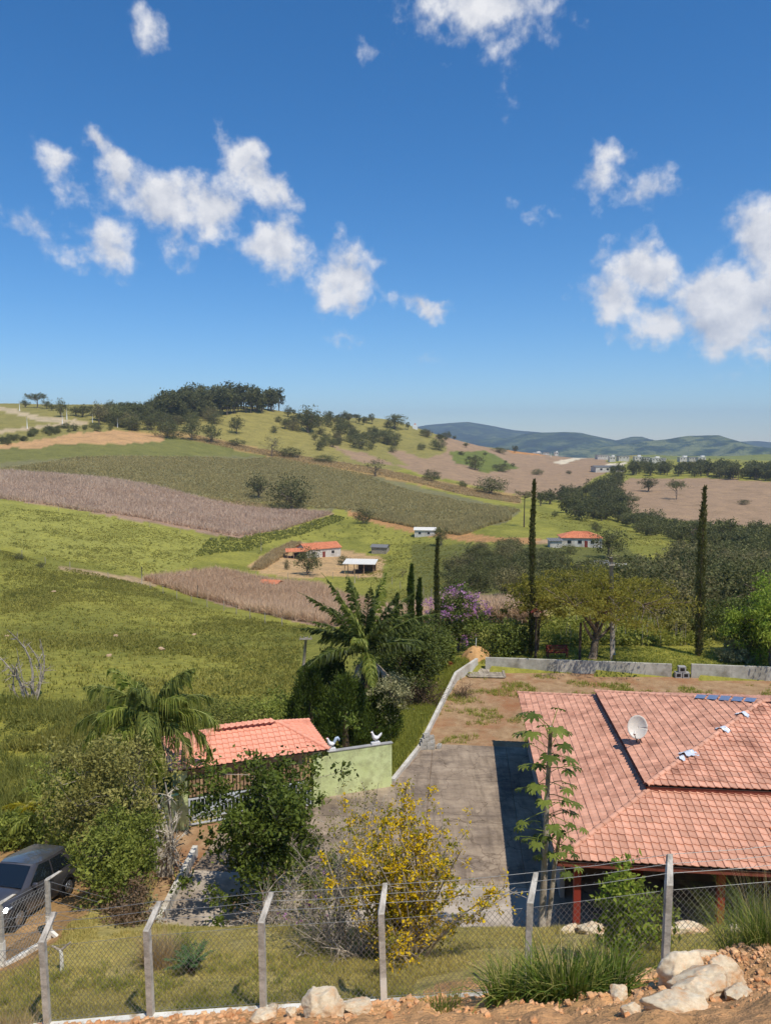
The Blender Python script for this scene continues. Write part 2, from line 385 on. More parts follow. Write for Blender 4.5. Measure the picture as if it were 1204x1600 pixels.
for _nm in ('concrete_slab',):
    _m = MAT[_nm]; nt = _m.node_tree; bs = [q for q in nt.nodes if q.type == 'BSDF_PRINCIPLED'][0]; src = bs.inputs['Base Color'].links[0].from_socket
    mp = nt.nodes.new('ShaderNodeMapping'); mp.inputs['Scale'].default_value = (2.6, .35, 1); mp.inputs['Rotation'].default_value = (0, 0, .1); nt.links.new(nt.nodes['tc'].outputs['Object'], mp.inputs['Vector'])
    st = ramp(nt, nz(nt, 1.0, 8, .75, vec=mp.outputs[0]), [(.3, (.62, .60, .58)), (.5, (1, 1, 1)), (.72, (1.16, 1.15, 1.13))])
    mp2 = nt.nodes.new('ShaderNodeMapping'); mp2.inputs['Scale'].default_value = (.5, 2.2, 1); nt.links.new(nt.nodes['tc'].outputs['Object'], mp2.inputs['Vector'])
    s2 = ramp(nt, nz(nt, 1.3, 9, .8, vec=mp2.outputs[0]), [(.36, (.74, .73, .72)), (.55, (1, 1, 1))])
    vo = nt.nodes.new('ShaderNodeTexVoronoi'); vo.feature = 'DISTANCE_TO_EDGE'; vo.inputs['Scale'].default_value = .42; wv = nt.nodes.new('ShaderNodeVectorMath'); wv.operation = 'ADD'
    nn_ = nt.nodes.new('ShaderNodeTexNoise'); nn_.inputs['Scale'].default_value = 1.2; nn_.inputs['Detail'].default_value = 6; nt.links.new(nt.nodes['tc'].outputs['Object'], nn_.inputs['Vector']); nt.links.new(nt.nodes['tc'].outputs['Object'], wv.inputs[0]); nt.links.new(nn_.outputs['Color'], wv.inputs[1]); nt.links.new(wv.outputs[0], vo.inputs['Vector'])
    ck = ramp(nt, vo.outputs['Distance'], [(.0, (.55, .52, .5)), (.012, (1, 1, 1))])
    c_ = mixc(nt, 1.0, mixc(nt, 1.0, mixc(nt, 1.0, src, st, 'MULTIPLY'), s2, 'MULTIPLY'), ck, 'MULTIPLY'); nt.links.new(c_, bs.inputs['Base Color'])
pm('concrete_pale', srgb(164,150,132), srgb(196,182,164), .8, .92, .4, .012, srgb(140,126,110), .5)
pm('yard_dirt', srgb(146,114,80), srgb(184,152,114), 1.6, .95, .9, .06, srgb(156,106,70), .3)
pm('wall_plaster', srgb(176,172,156), srgb(204,198,182), 1.2, .9, .3, .01, srgb(142,136,120), .7)
pm('white_plaster', srgb(194,188,174), srgb(222,216,204), 1.5, .85, .2, .01, srgb(176,164,146), .9)
pm('green_plaster', srgb(208,218,150), srgb(222,230,170), 1.1, .88, .3, .01, srgb(176,180,128), 1.3)
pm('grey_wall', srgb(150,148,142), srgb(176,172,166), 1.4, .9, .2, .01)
pm('clay_tile', srgb(200,142,114), srgb(218,164,136), 5, .82, .5, .008, srgb(158,108,86), 1.1, per_obj=.34, tint=.34)
pm('clay_tile_bright', srgb(230,152,122), srgb(242,172,142), 5, .75, .3, .006, srgb(212,138,112), .5, per_obj=.12, tint=.12)
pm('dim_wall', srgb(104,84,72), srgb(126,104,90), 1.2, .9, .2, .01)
pm('pasture_rock', srgb(178,146,112), srgb(206,176,142), 4, .95, .6, .02)
pm('bark_white', srgb(190,180,164), srgb(220,212,198), 7, .9, .5, .015, srgb(140,126,108), 2)
pm('clay_far', srgb(190,110,76), srgb(222,142,100), 1.2, .85, .4, .05)
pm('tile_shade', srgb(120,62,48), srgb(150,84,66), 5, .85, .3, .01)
pm('post_concrete', srgb(176,170,158), srgb(212,206,194), 6, .9, .5, .01, srgb(120,114,102), 2.5)
pm('whitewash', srgb(222,218,206), srgb(240,238,228), 6, .9, .4, .01, srgb(170,150,120), 3)
pm('rock', srgb(206,184,150), srgb(236,220,190), 5, .95, .6, .02, srgb(206,152,100), 1.3, per_obj=.2)
pm('red_earth', srgb(204,152,104), srgb(226,182,136), 4, .95, .7, .03, srgb(188,118,66), 1.5, tint=.4)
pm('sand', srgb(196,148,94), srgb(212,168,114), 4, .95, .5, .02)
pm('bark', srgb(98,82,66), srgb(150,132,112), 8, .9, .7, .02)
pm('bark_pale', srgb(156,142,124), srgb(190,178,160), 7, .9, .5, .015, srgb(120,108,92), 2)
pm('bark_dark', srgb(70,56,44), srgb(104,86,68), 8, .9, .7, .02)
pm('wood', srgb(158,124,92), srgb(192,158,122), 5, .8, .4, .01, tint=.35)
pm('wood_grey', srgb(150,138,120), srgb(184,172,152), 5, .85, .4, .01, srgb(112,98,82), 2, tint=.3)
pm('wood_red', srgb(110,44,34), srgb(140,62,48), 5, .7, .3, .01)
pm('dry_frond', srgb(150,134,112), srgb(186,172,150), 8, .9, .2, .01, tint=.5)
flat('red_paint', srgb(158,58,44), .55); flat('white_paint', srgb(236,236,232), .45); flat('white_metal', srgb(214,220,226), .35, .1)
flat('galvanised', srgb(150,150,146), .5, .55); flat('dark_wood', srgb(58,40,32), .7); flat('blue_foil', srgb(140,158,186), .35, .3)
flat('foil', srgb(232,236,240), .35, .25); flat('dish_cream', srgb(232,220,202), .45); flat('dark_metal', srgb(64,60,58), .5, .4)
flat('car_paint', srgb(84,82,85), .3, .35, .5, .7); flat('black_rubber', srgb(24,24,24), .8); flat('alloy', srgb(170,172,176), .3, .85)
flat('black_plastic', srgb(30,30,32), .5); flat('chrome', srgb(235,236,240), .15, .9); flat('lamp_clear', srgb(225,230,238), .1, .3)
flat('roof_white', srgb(232,226,212), .6); flat('roof_grey', srgb(126,124,120), .7); flat('roof_brown', srgb(150,128,108), .8)
flat('rooster_white', srgb(240,238,234), .5); flat('rooster_blue', srgb(190,206,222), .5); flat('rooster_red', srgb(190,60,50), .5)
flat('orange_tile', srgb(206,112,56), .7); flat('window_dark', srgb(40,44,50), .15); flat('yellow_paint', srgb(214,172,60), .6)
flat('road_pale', srgb(206,188,164), .9); flat('block_grey', srgb(172,166,156), .9)
m, nt, bs, out = newmat('car_glass'); bs.inputs['Base Color'].default_value = (.010, .014, .018, 1); bs.inputs['Roughness'].default_value = .04; bs.inputs['Coat Weight'].default_value = .6

g = srgb
leafm('leaf_dark', g(60,70,28), g(120,130,58)); leafm('leaf_mid', g(84,98,34), g(160,166,74)); leafm('leaf_olive', g(110,108,50), g(176,168,94))
leafm('leaf_far', g(72,76,44), g(128,126,74), .3, .7, .5); leafm('leaf_far_olive', g(104,100,62), g(154,142,94), .3, .7, .4)
leafm('leaf_deep', g(48,62,20), g(122,136,52), .3, .5); leafm('leaf_bright', g(104,130,36), g(176,188,74), .4)
leafm('leaf_fern', g(104,102,36), g(168,158,60), .4, c=g(154,142,62)); leafm('leaf_pale', g(120,122,74), g(196,190,140), .3)
leafm('leaf_brown', g(96,74,54), g(146,122,92), .2); leafm('leaf_papaya', g(66,82,28), g(136,146,62), .3)
leafm('leaf_palm', g(70,86,36), g(156,162,80), .35, .45); leafm('leaf_palm_dark', g(50,64,28), g(120,130,60), .3, .45); leafm('leaf_palm_light', g(92,112,36), g(178,182,88), .35, .45)
leafm('leaf_yellow', g(118,120,30), g(184,170,44), .35); leafm('petal_yellow', g(196,160,8), g(232,200,20), .3)
leafm('petal_purple', g(166,104,150), g(216,164,200), .35); leafm('petal_red', g(190,30,40), g(220,60,60), .3)
leafm('leaf_thuja', g(40,54,18), g(100,116,42), .25, .6); leafm('leaf_cypress', g(68,72,36), g(124,122,66), .3, .7)
leafm('grass_short', g(168,158,80), g(226,206,130), .45, .7, .1); leafm('grass_green', g(122,130,50), g(184,182,86), .4, .6)
leafm('grass_tall', g(56,84,26), g(128,148,56), .35, .5, c=g(180,172,96)); leafm('grass_dry', g(170,142,96), g(218,194,144), .4, .8)
leafm('pasture_grass', g(126,124,54), g(178,168,84), .35, .7, .1); leafm('weed', g(108,114,50), g(158,154,78), .4, .7)
leafm('corn_dry', g(192,162,134), g(230,204,176), .3, .85, .1); leafm('corn_stalk', g(188,150,112), g(228,200,166), .3, .85, .1)
leafm('crop_green', g(164,150,96), g(206,188,130), .4, .75, .1); leafm('cycad', g(44,72,36), g(104,132,80), .2, .5)
leafm('agave', g(150,140,50), g(204,192,110), .25, .5)

# ------------------------------------------------------------------ terrain
rng = np.random.RandomState(11)
PASTURE, PASTURE_Y, PASTURE_D = srgb(150,145,66), srgb(156,152,74), srgb(132,130,58)
BROWN, TAN, ORANGE, CROPG = srgb(168,138,114), srgb(192,160,108), srgb(196,154,108), srgb(128,122,84)
BROWN2 = srgb(162,134,106)
ZONES = [  # picture outline, colour, nearest and farthest metres ahead
 ([(-300,640),(-300,590),(500,600),(700,640),(760,700),(600,740),(430,716),(200,690),(0,700)], srgb(144,134,76), 380, 1200),
 ([(0,800),(0,778),(140,800),(330,842),(300,880),(230,905),(120,890),(0,850)], PASTURE_Y, 170, 330),
 ([(250,640),(500,640),(560,690),(520,720),(430,710),(330,690)], srgb(150,138,78), 400, 1200),
 ([(-300,735),(0,735),(520,803),(370,842),(140,800),(0,778),(-300,730)], BROWN, 200, 460),
 ([(-300,738),(0,733),(0,722),(180,712),(430,714),(560,738),(812,798),(790,818),(700,826),(600,806),(520,797),(250,768)], CROPG, 250, 620),
 ([(-300,690),(0,700),(60,692),(230,676),(330,690),(430,705),(430,714),(180,712),(0,722),(-300,726)], srgb(122,120,66), 300, 640),
 ([(-300,700),(0,706),(0,694),(70,686),(110,688),(60,700)], ORANGE, 300, 640),
 ([(70,688),(120,676),(190,672),(260,682),(255,690),(170,694),(110,694)], ORANGE, 300, 640),
 ([(190,672),(300,676),(430,706),(620,738),(812,775),(812,788),(620,752),(430,716),(300,688)], srgb(172,142,90), 300, 640),
 ([(-300,640),(0,634),(70,651),(130,657),(135,661),(60,658),(0,641),(-300,648)], srgb(190,170,136), 380, 900),
 ([(-300,680),(0,672),(60,665),(134,658),(136,663),(60,670),(0,677),(-300,688)], srgb(188,166,130), 380, 900),
 ([(515,696),(570,708),(660,742),(760,762),(815,775),(880,782),(930,745),(955,735),(945,715),(850,708),(770,700),(700,684),(680,684),(700,704),(665,718),(630,705),(600,703),(640,728),(560,722)], BROWN2, 430, 1200),
 ([(700,706),(760,704),(810,732),(760,738),(710,722)], srgb(112,118,58), 430, 1200),
 ([(720,690),(800,700),(950,718),(1000,716),(1000,700),(720,678)], srgb(146,134,76), 600, 1500),
 ([(770,692),(830,706),(850,712),(800,708)], srgb(196,140,84), 600, 1500),
 ([(860,722),(890,716),(906,711),(930,708),(930,713),(900,718),(876,726)], srgb(216,200,172), 500, 1500),
 ([(930,732),(950,724),(980,722),(960,733)], srgb(216,200,172), 500, 1500),
 ([(946,762),(985,748),(1100,747),(1300,757),(1300,830),(1204,824),(1120,822),(1030,810),(976,800)], BROWN2, 330, 760),
 ([(545,797),(600,808),(700,826),(760,838),(850,842),(850,850),(740,846),(660,836),(600,822),(540,804)], srgb(186,140,92), 200, 420),
 ([(225,906),(340,892),(400,905),(430,912),(500,916),(560,940),(700,952),(830,955),(830,985),(500,980),(350,945)], BROWN, 100, 240),
 ([(385,886),(420,862),(455,850),(500,846),(530,858),(600,872),(598,902),(520,900),(470,905),(420,898)], srgb(190,156,112), 150, 330),
 ([(835,846),(880,838),(930,842),(930,856),(860,858)], srgb(184,152,116), 150, 330),
 ([(1050,856),(1090,853),(1130,866),(1120,876),(1070,868)], srgb(192,160,116), 140, 330),
 ([(195,900),(260,905),(240,916),(190,908),(90,888),(90,884)], srgb(176,150,112), 130, 260),
 ([(640,850),(760,850),(960,850),(1050,890),(1240,900),(1240,1000),(760,1000),(640,940)], srgb(112,112,58), 90, 300),
]
def build_terrain():
    us = np.concatenate([np.linspace(-1.5, -.62, 40)[:-1], np.linspace(-.62, .62, 330), np.linspace(.62, 1.5, 40)[1:]])
    ys = np.concatenate([np.exp(np.linspace(math.log(1.2), math.log(1500), 430)), np.exp(np.linspace(math.log(1600), math.log(9500), 40))])
    U, Y = np.meshgrid(us, ys); X = U * Y; Z = H(X, Y)
    P = np.stack([X, Y, Z], 2)
    mb = MB(); mb.grid(P); o = mb.build('ground', MAT['ground_cover'], smooth=True); tag(o, kind='structure')
    px, py = pix(P.reshape(-1, 3)); x = X.ravel(); y = Y.ravel()
    t = fbm(x * .02, y * .02)[:, None]; t2 = sstep(.42, .56, fbm(x * .07 + 9, y * .05))[:, None]
    col = np.array(PASTURE) * (1 - t2) + np.array(PASTURE_D) * t2
    col = np.where(t > .5, col * .9 + np.array(PASTURE_Y) * .1, col)
    col[y > 1100] = srgb(124,128,74)
    jx = px + (fbm(x * .15, y * .15) - .5) * 6; jy = py + (fbm(x * .15 + 40, y * .15) - .5) * 4
    for poly, c, a, b in ZONES:
        k = in_poly(poly, jx, jy) & (y > a) & (y < b); col[k] = c
    nb = (y < 40); gb = np.array(srgb(172,160,88)); gd = np.array(srgb(184,164,104))
    w = fbm(x * .8, y * .8)[:, None]; col[nb] = (gb * (1 - w) + gd * w)[nb]
    lf = nb & (x < -9) & (y > 29 + (fbm(x * .3, y * .3) - .5) * 5); col[lf] = (np.array(PASTURE) * (1 - t2) + np.array(PASTURE_D) * t2)[lf]
    yf = np.interp(x, FX, FY)
    red = (y < yf + .15 + (fbm(x * 1.3, y * 1.3) - .5) * 1.2 + .7 * np.exp(-((x - 1.7) / 1.0) ** 2)); col[red] = srgb(208,158,110)
    rd = (x < -8.6) & (y > 18) & (y < 30) & (x > -20) & ((x + 8.6) * -1 > (fbm(x, y) - .5) * 1.5); col[rd] = srgb(176,140,96)
    me = o.data; a = me.color_attributes.new('zone', 'FLOAT_COLOR', 'POINT')
    a.data.foreach_set('color', np.concatenate([col, np.ones((len(col), 1))], 1).astype('f').ravel())
build_terrain()

def sheet(name, poly, z, mat, kind='structure', thick=0, label=None, nsub=0):
    bm = bmesh.new(); vs = [bm.verts.new((x, y, z)) for x, y in poly]; f = bm.faces.new(vs)
    if f.normal.z < 0 or True:
        bm.normal_update()
        if f.normal.z < 0: bmesh.ops.reverse_faces(bm, faces=[f])
    if thick:
        r = bmesh.ops.extrude_face_region(bm, geom=[f]); [setattr(v.co, 'z', z - thick) for v in r['geom'] if isinstance(v, bmesh.types.BMVert)]
    me = bpy.data.meshes.new(name); bm.to_mesh(me); bm.free(); me.materials.append(MAT[mat])
    o = bpy.data.objects.new(name, me); C.objects.link(o); tag(o, label, kind=kind); return o
# yard: beaten earth, then the concrete drive in cast bays with open joints between them
sheet('yard_ground', YARD, 0.0, 'yard_dirt')
HR = math.radians(-5.5); HC, HS = math.cos(HR), math.sin(HR); HOX, HOY = 5.5, 23.6
def hw(a, b): return (HOX + a * HC - b * HS, HOY + a * HS + b * HC)
drive = tag(bpy.data.objects.new('driveway', None), kind='structure'); C.objects.link(drive)
def bay(poly, mt='concrete_slab'):
    o = sheet('slab_bay', poly, .05, mt, None, .045); o.parent = drive
cuts = [-.4, 3.6, 8.4, 12.6, 17.0]
def left_edge(b):   # picture-left edge of the drive, house coordinates
    return np.interp(b, [-.4, 7.5, 10.4, 12.0, 14.6, 17.0], [-13.6, -13.2, -9.5, -6.3, -5.5, -5.0])
for k in range(4):
    b0, b1 = cuts[k] + .012, cuts[k + 1] - .012
    bs_ = sorted({b0, b1, *[q for q in (7.5, 10.4, 12.0, 14.6) if b0 < q < b1]})
    for a0, a1 in ((None, -4.55), (-4.526, -.6), (-.576, 1.4)):
        if a0 is None:
            if left_edge(b0) > a1 - .2 or left_edge(b1) > a1 - .04: continue
            bay([hw(left_edge(q), q) for q in bs_] + [hw(a1, b1), hw(a1, b0)], 'concrete_pale' if k == 0 else 'concrete_slab')
        else: bay([hw(a0, b0), hw(a1, b0), hw(a1, b1), hw(a0, b1)], 'concrete_pale' if k == 0 else 'concrete_slab')

def wall_run(name, pts, h, t, mat, label, cat='wall', cap=None, panel=2.6, z0=0, htop=None):
    root = thing(name, label, cat, (pts[0][0], pts[0][1], z0)); ox, oy = pts[0]
    s = 0
    for i in range(len(pts) - 1):
        a, b = Vector(pts[i]), Vector(pts[i + 1]); L = (b - a).length; k = max(1, round(L / panel)); d = (b - a) / L; q = Vector((-d.y, d.x))
        for j in range(k):
            p0 = a + d * (L * j / k); p1 = a + d * (L * (j + 1) / k - .012); hh = [np.interp(pp.y, *htop) if htop else h for pp in (p0, p1)]
            mb = MB(); V = []
            for pp, h_ in ((p0, hh[0]), (p1, hh[1])):
                for sgn in (-1, 1):
                    for zz in (-.25, h_ + rng.uniform(-.012, .012)): w = pp + q * sgn * t / 2; V.append((w.x - ox, w.y - oy, zz))
            mb.add(V, [(0,1,3,2),(4,6,7,5),(0,4,5,1),(2,3,7,6),(0,2,6,4),(1,5,7,3)]); mb.build('wall_panel', MAT[mat], root)
            if cap:
                mb = MB(); c = (p0 + p1) / 2; mb.box((c.x - ox, c.y - oy, np.mean(hh) + .03), ((p1 - p0).length + .01, t + .05, .045), math.atan2(d.y, d.x)); mb.build('coping', MAT[cap], root)
    return root
wall_run('yard_wall', [(7.3, 55.0), (13.2, 54.25), (20.3, 53.3)], .93, .18, 'wall_plaster', 'long low grey plastered wall under the spreading tree at the back of the yard', panel=2.4)
wall_run('yard_wall', [(21.6, 53.1), (27, 52.4), (36, 51.2)], .98, .18, 'wall_plaster', 'low grey plastered wall behind the house roof, right of the gap with dark blocks', panel=3.2)
wall_run('boundary_wall', [(.35, 36.2), (1.85, 40.3), (3.65, 47.6), (4.9, 52.3), (6.7, 55.2)], .5, .2, 'white_plaster', 'low whitewashed wall curving along the edge of the bare yard', panel=2.2, htop=([36, 41, 48, 55.2], [.22, .25, .36, .8]))
# grey blocks with a black panel on the front, in the gap of the back wall
for k, (dx, dz, w) in enumerate(((0, 0, .45), (.5, 0, .45), (.24, .42, .5))):
    mb = MB(); mb.box((0, 0, .2), (w, .4, .4)); mb.box((0, -.205, .2), (w * .6, .012, .22), mi=1)
    o = mb.build('block', [MAT['grey_wall'], MAT['black_plastic']], loc=(20.7 + dx, 53.15 - .09 * dx, dz)); o.rotation_euler[2] = -.1
    tag(o, ['sooty concrete block in the back wall gap, beside the long wall', 'sooty concrete block in the back wall gap, next to the other lower block', 'sooty concrete block lying on top of two others in wall gap'][k], 'block', 'sooty blocks in the wall gap')

# far mountains: ridges several kilometres off
def ridge(name, y0, prof, thick, col):
    pr = np.array(prof, float); px = np.linspace(pr[0, 0], pr[-1, 0], 260); top = np.interp(px, pr[:, 0], pr[:, 1])
    mb = MB(); rows_ = []
    T = np.linspace(0, 1, 46)
    for t in T:
        y = y0 - thick * (1 - t) ; zt = CAM_H - y0 * np.tan(PITCH + np.arctan((top - 800) / FPX))
        x = (px - 602) / FPX * y0 * 1.0; z = -160 + (zt + 160) * (t ** 1.1)
        n_ = (fbm(x * .0016, np.full_like(x, y) * .0016) - .5) * 420 * math.sin(math.pi * min(t * 1.02, 1)) + (fbm(x * .007, np.full_like(x, y) * .007) - .5) * 110 * (.35 + .65 * math.sin(math.pi * t))
        rows_.append(np.stack([x, np.full_like(x, y), z + n_ * (1 - .86 * t)], 1))
    bk = rows_[-1].copy(); bk[:, 1] += thick * .6; bk[:, 2] = -200; rows_.append(bk)
    mb.grid(np.array(rows_)); o = mb.build(name, MAT[col], smooth=True); tag(o, kind='structure')
for nme, cols in (('mountain_green', [(.38, srgb(50,66,42)), (.47, srgb(74,92,54)), (.53, srgb(136,142,82)), (.7, srgb(160,158,98))]),
                  ('mountain_wooded', [(.36, srgb(40,56,38)), (.47, srgb(56,74,46)), (.55, srgb(86,102,58)), (.66, srgb(140,146,88))])):
    m, nt, bs, out = newmat(nme); nt.links.new(ramp(nt, nz(nt, .005, 8, .72), cols), bs.inputs['Base Color']); bs.inputs['Roughness'].default_value = 1; bs.inputs['Specular IOR Level'].default_value = 0
    bump(nt, bs, nz(nt, .012, 6, .75), 1, 60)
ridge('mountain', 7800, [(420,690),(500,668),(525,650),(540,645),(556,649),(580,664),(620,672),(668,664),(700,661),(730,659),(760,664),(800,672),(850,676),(900,680),(960,690),(1040,690),(1150,690),(1180,689),(1204,691),(1400,688)], 2600, 'mountain_wooded')
ridge('mountain', 6000, [(560,700),(700,690),(790,684),(830,676),(880,675),(905,676),(940,684),(960,688),(985,682),(1000,682),(1020,690),(1060,692),(1100,700),(1300,704)], 2100, 'mountain_wooded')
ridge('mountain', 4800, [(820,710),(930,700),(1000,690),(1040,686),(1070,681),(1120,680),(1150,689),(1180,698),(1240,702),(1400,696)], 1500, 'mountain_green')

# ------------------------------------------------------------------ plants: generators
def unit(v): return v / (np.linalg.norm(v, axis=-1, keepdims=True) + 1e-9)
def cards(mb, P, size, rs, asp=.45, tint=None, mi=0, up=.3, dirs=None):
    """diamond leaves, slightly folded, at points P"""
    n_ = len(P); 
    if n_ == 0: return
    d = unit(rs.randn(n_, 3) + np.array([0, 0, up])) if dirs is None else unit(dirs + rs.randn(n_, 3) * .35)
    s_ = unit(np.cross(d, rs.randn(n_, 3))); nn = np.cross(d, s_)
    L = (size * np.clip(np.exp(rs.randn(n_) * .3) * .92, .4, 1.6))[:, None]; w = L * asp * rs.uniform(.75, 1.25, (n_, 1))
    V = np.stack([P, P + d * L * .5 + s_ * w * .5 + nn * L * .08, P + d * L, P + d * L * .5 - s_ * w * .5 + nn * L * .08], 1)
    t = rs.rand(n_) if tint is None else tint
    mb.add(V.reshape(-1, 3), np.arange(n_ * 4).reshape(-1, 4), np.repeat(t, 4), mi)
def clumps(mb, Cn, rc, per, size, rs, asp=.45, mi=0, zs=.75, up=.3, tlo=0, thi=1, shell=False):
    k = len(Cn); ofs = rs.randn(k, per, 3) * .5
    if shell: ofs = unit(ofs) * rs.uniform(.55, 1.05, (k, per, 1))
    P = Cn[:, None] + ofs * (np.broadcast_to(rc, (k,))[:, None, None]) * np.array([1, 1, zs])
    t = np.clip((rs.rand(k, 1) * .6 + rs.rand(k, per) * .45), 0, 1) * (thi - tlo) + tlo
    cards(mb, P.reshape(-1, 3), size, rs, asp, t.ravel(), mi, up)
def bend(a, b, rs, k=5, w=.12, sag=0):
    a, b = np.asarray(a, float), np.asarray(b, float); L = np.linalg.norm(b - a); t = np.linspace(0, 1, k)[:, None]
    o = rs.randn(3) * w * L; return a + (b - a) * t + np.sin(t * math.pi) * (o + np.array([0, 0, sag * L]))
def make_tree(seed, h, R, base, tr, ncl, per, leaf, asp=.5, rc=.3, nlimb=6, flatk=1, zs=.75, lean=(0, 0), power=.45, up=.3, lump=.25, droop=0, trunk_n=7, shell=False, top=.62):
    """trunk with limbs (first mesh) and a crown of leaf clumps (second), root at the origin"""
    rs = np.random.RandomState(seed); tk, cr = MB(), MB()
    cz = base + (h - base) / 2; rz = (h - base) / 2 * flatk
    d = unit(rs.randn(ncl * 3, 3)); q = rs.rand(len(d)) ** power
    az = np.arctan2(d[:, 1], d[:, 0]); ph = rs.rand(3) * 6.28
    lob = 1 + lump * (np.sin(az * 2 + ph[0]) * .5 + np.sin(az * 3 + ph[1] + d[:, 2] * 3) * .5 + .6 * np.sin(d[:, 2] * 5 + ph[2]))
    Cn = d * (q * lob)[:, None] * np.array([R, R, rz]) + np.array([lean[0], lean[1], cz]); Cn = Cn[Cn[:, 2] > base * .8][:ncl]
    Cn[:, 2] -= droop * (np.hypot(Cn[:, 0], Cn[:, 1]) / R) ** 2 * (h - base)
    tp = np.array([lean[0] * .6, lean[1] * .6, base + (h - base) * top * .7]); T = bend((0, 0, -.12), tp, rs, 7, .05)
    tk.tube(T, np.linspace(tr, tr * .35, 7), trunk_n)
    idx = rs.permutation(len(Cn)); ends = []
    for k in range(nlimb):
        e = Cn[idx[k % len(idx)]]; t0 = rs.uniform(.35, .95); s0 = T[int(t0 * 6)]
        m_ = s0 + (e - s0) * .62; B = bend(s0, m_, rs, 4, .1, .06); tk.tube(B, np.linspace(tr * .42, tr * .2, 4), 5, cap=False); ends.append(m_)
    if ends:
        E = np.array(ends)
        for k in idx[:min(len(idx), nlimb * 5)]:
            j = np.argmin(np.linalg.norm(E - Cn[k], axis=1)); tk.tube(bend(E[j], Cn[k], rs, 3, .1), np.linspace(tr * .18, tr * .05, 3), 4, cap=False)
    clumps(cr, Cn, rc * R * rs.uniform(.7, 1.3, len(Cn)), per, leaf, rs, asp, 0, zs, up, shell=shell)
    return tk, cr
def plant(name, label, cat, p, seed, trunk='bark', crown='leaf_mid', rz=0, group=None, extra=None, **kw):
    root = thing(name, label, cat, p, rz, group); tk, cr = make_tree(seed, **kw)
    tk.build('trunk', MAT[trunk], root, True); o = cr.build('crown', MAT[crown], root)
    return root
def blades(mb, B, L, w, rs, lean=.5, seg=3, mi=0, tint=None, az=None, curl=1.0):
    """bending ribbons rooted at B"""
    n_ = len(B); az = rs.rand(n_) * 6.283 if az is None else az; L = np.broadcast_to(L, (n_,)) * rs.uniform(.6, 1.25, n_)
    ln = np.abs(rs.randn(n_)) * lean; o = np.stack([np.cos(az), np.sin(az)], 1); sd = np.stack([-np.sin(az), np.cos(az), 0 * az], 1)
    tw = rs.randn(n_) * .6; sd = sd * np.cos(tw)[:, None] + np.stack([o[:, 0], o[:, 1], 0 * az], 1) * np.sin(tw)[:, None]
    rows_ = []
    for k in range(seg + 1):
        t = k / seg; th = ln * (t ** 1) * curl * .9 + ln * .25
        r = L * (np.sin(th) * t); zz = L * t * np.cos(th * .8)
        c = np.stack([B[:, 0] + o[:, 0] * r, B[:, 1] + o[:, 1] * r, B[:, 2] + zz], 1); ww = (w * (1 - t ** 1.6))
        if k < seg: rows_ += [c - sd * ww / 2, c + sd * ww / 2]
        else: rows_ += [c]
    m_ = len(rows_); V = np.stack(rows_, 1).reshape(-1, 3); b0 = np.arange(n_)[:, None] * m_
    t = rs.rand(n_) if tint is None else tint; T = np.repeat(t, m_)
    off = mb.n
    if seg > 1:
        Q = np.concatenate([b0 + np.array([[2*k, 2*k+1, 2*k+3, 2*k+2]]) for k in range(seg - 1)]); mb.add(V, Q, T, mi)
        mb.f.append(off + b0 + np.array([[2*seg-2, 2*seg-1, 2*seg]])); mb.m.append(np.full(n_, mi))
    else: mb.add(V, b0 + np.array([[0, 1, 2]]), T, mi)
def frond(mb, base, az, L, el0, droop, nleaf, ll, lw, rs, mi=0, hang=.5, tint=(0, 1), stem_mi=None, plane=.6):
    """a feather frond: arching rib with two rows of leaflets"""
    k = 14; t = np.linspace(0, 1, k); el = el0 - droop * t ** 1.3; st = L / (k - 1)
    dx = np.cumsum(np.cos(el)) * st; dz = np.cumsum(np.sin(el)) * st; o = np.array([math.cos(az), math.sin(az)])
    R = np.stack([base[0] + o[0] * dx, base[1] + o[1] * dx, base[2] + dz], 1); R = np.concatenate([[base], R])
    mb.tube(R, np.linspace(.035, .008, len(R)) * (L / 3.2), 4, rs.uniform(.6, .9), mi if stem_mi is None else stem_mi, False)
    s_ = np.array([-o[1], o[0], 0]); tt = np.linspace(.14, .99, nleaf); P = np.stack([np.interp(tt * (len(R) - 1), np.arange(len(R)), R[:, q]) for q in range(3)], 1)
    tan = unit(np.gradient(P, axis=0)); nn = unit(np.cross(tan, np.broadcast_to(s_, tan.shape)))
    prof = np.sin(np.clip(tt * 1.02 + .08, 0, 1) * math.pi) ** .55
    V = []; T = []
    for sg in (-1, 1):
        l = ll * prof * rs.uniform(.8, 1.15, nleaf); d = unit(s_ * sg * plane + tan * .75 + nn * rs.uniform(-.5, .25, nleaf)[:, None] + rs.randn(nleaf, 3) * .1)
        dn = np.array([0, 0, -1.]); mid = P + d * l[:, None] * .5 + dn * (l * hang * .10)[:, None]; tip = P + d * l[:, None] * (1 - hang * .35) + dn * (l * hang * .75)[:, None]
        wv = unit(np.cross(d, np.array([0, 0, 1.]) + rs.randn(nleaf, 3) * .4)) * lw * .5
        V.append(np.stack([P - wv * .6, P + wv * .6, mid + wv, tip, mid - wv], 1)); T.append(np.repeat(rs.uniform(tint[0], tint[1], nleaf), 5))
    V = np.concatenate(V).reshape(-1, 3); n_ = nleaf * 2
    mb.add(V, np.arange(n_ * 5).reshape(-1, 5), np.concatenate(T), mi)

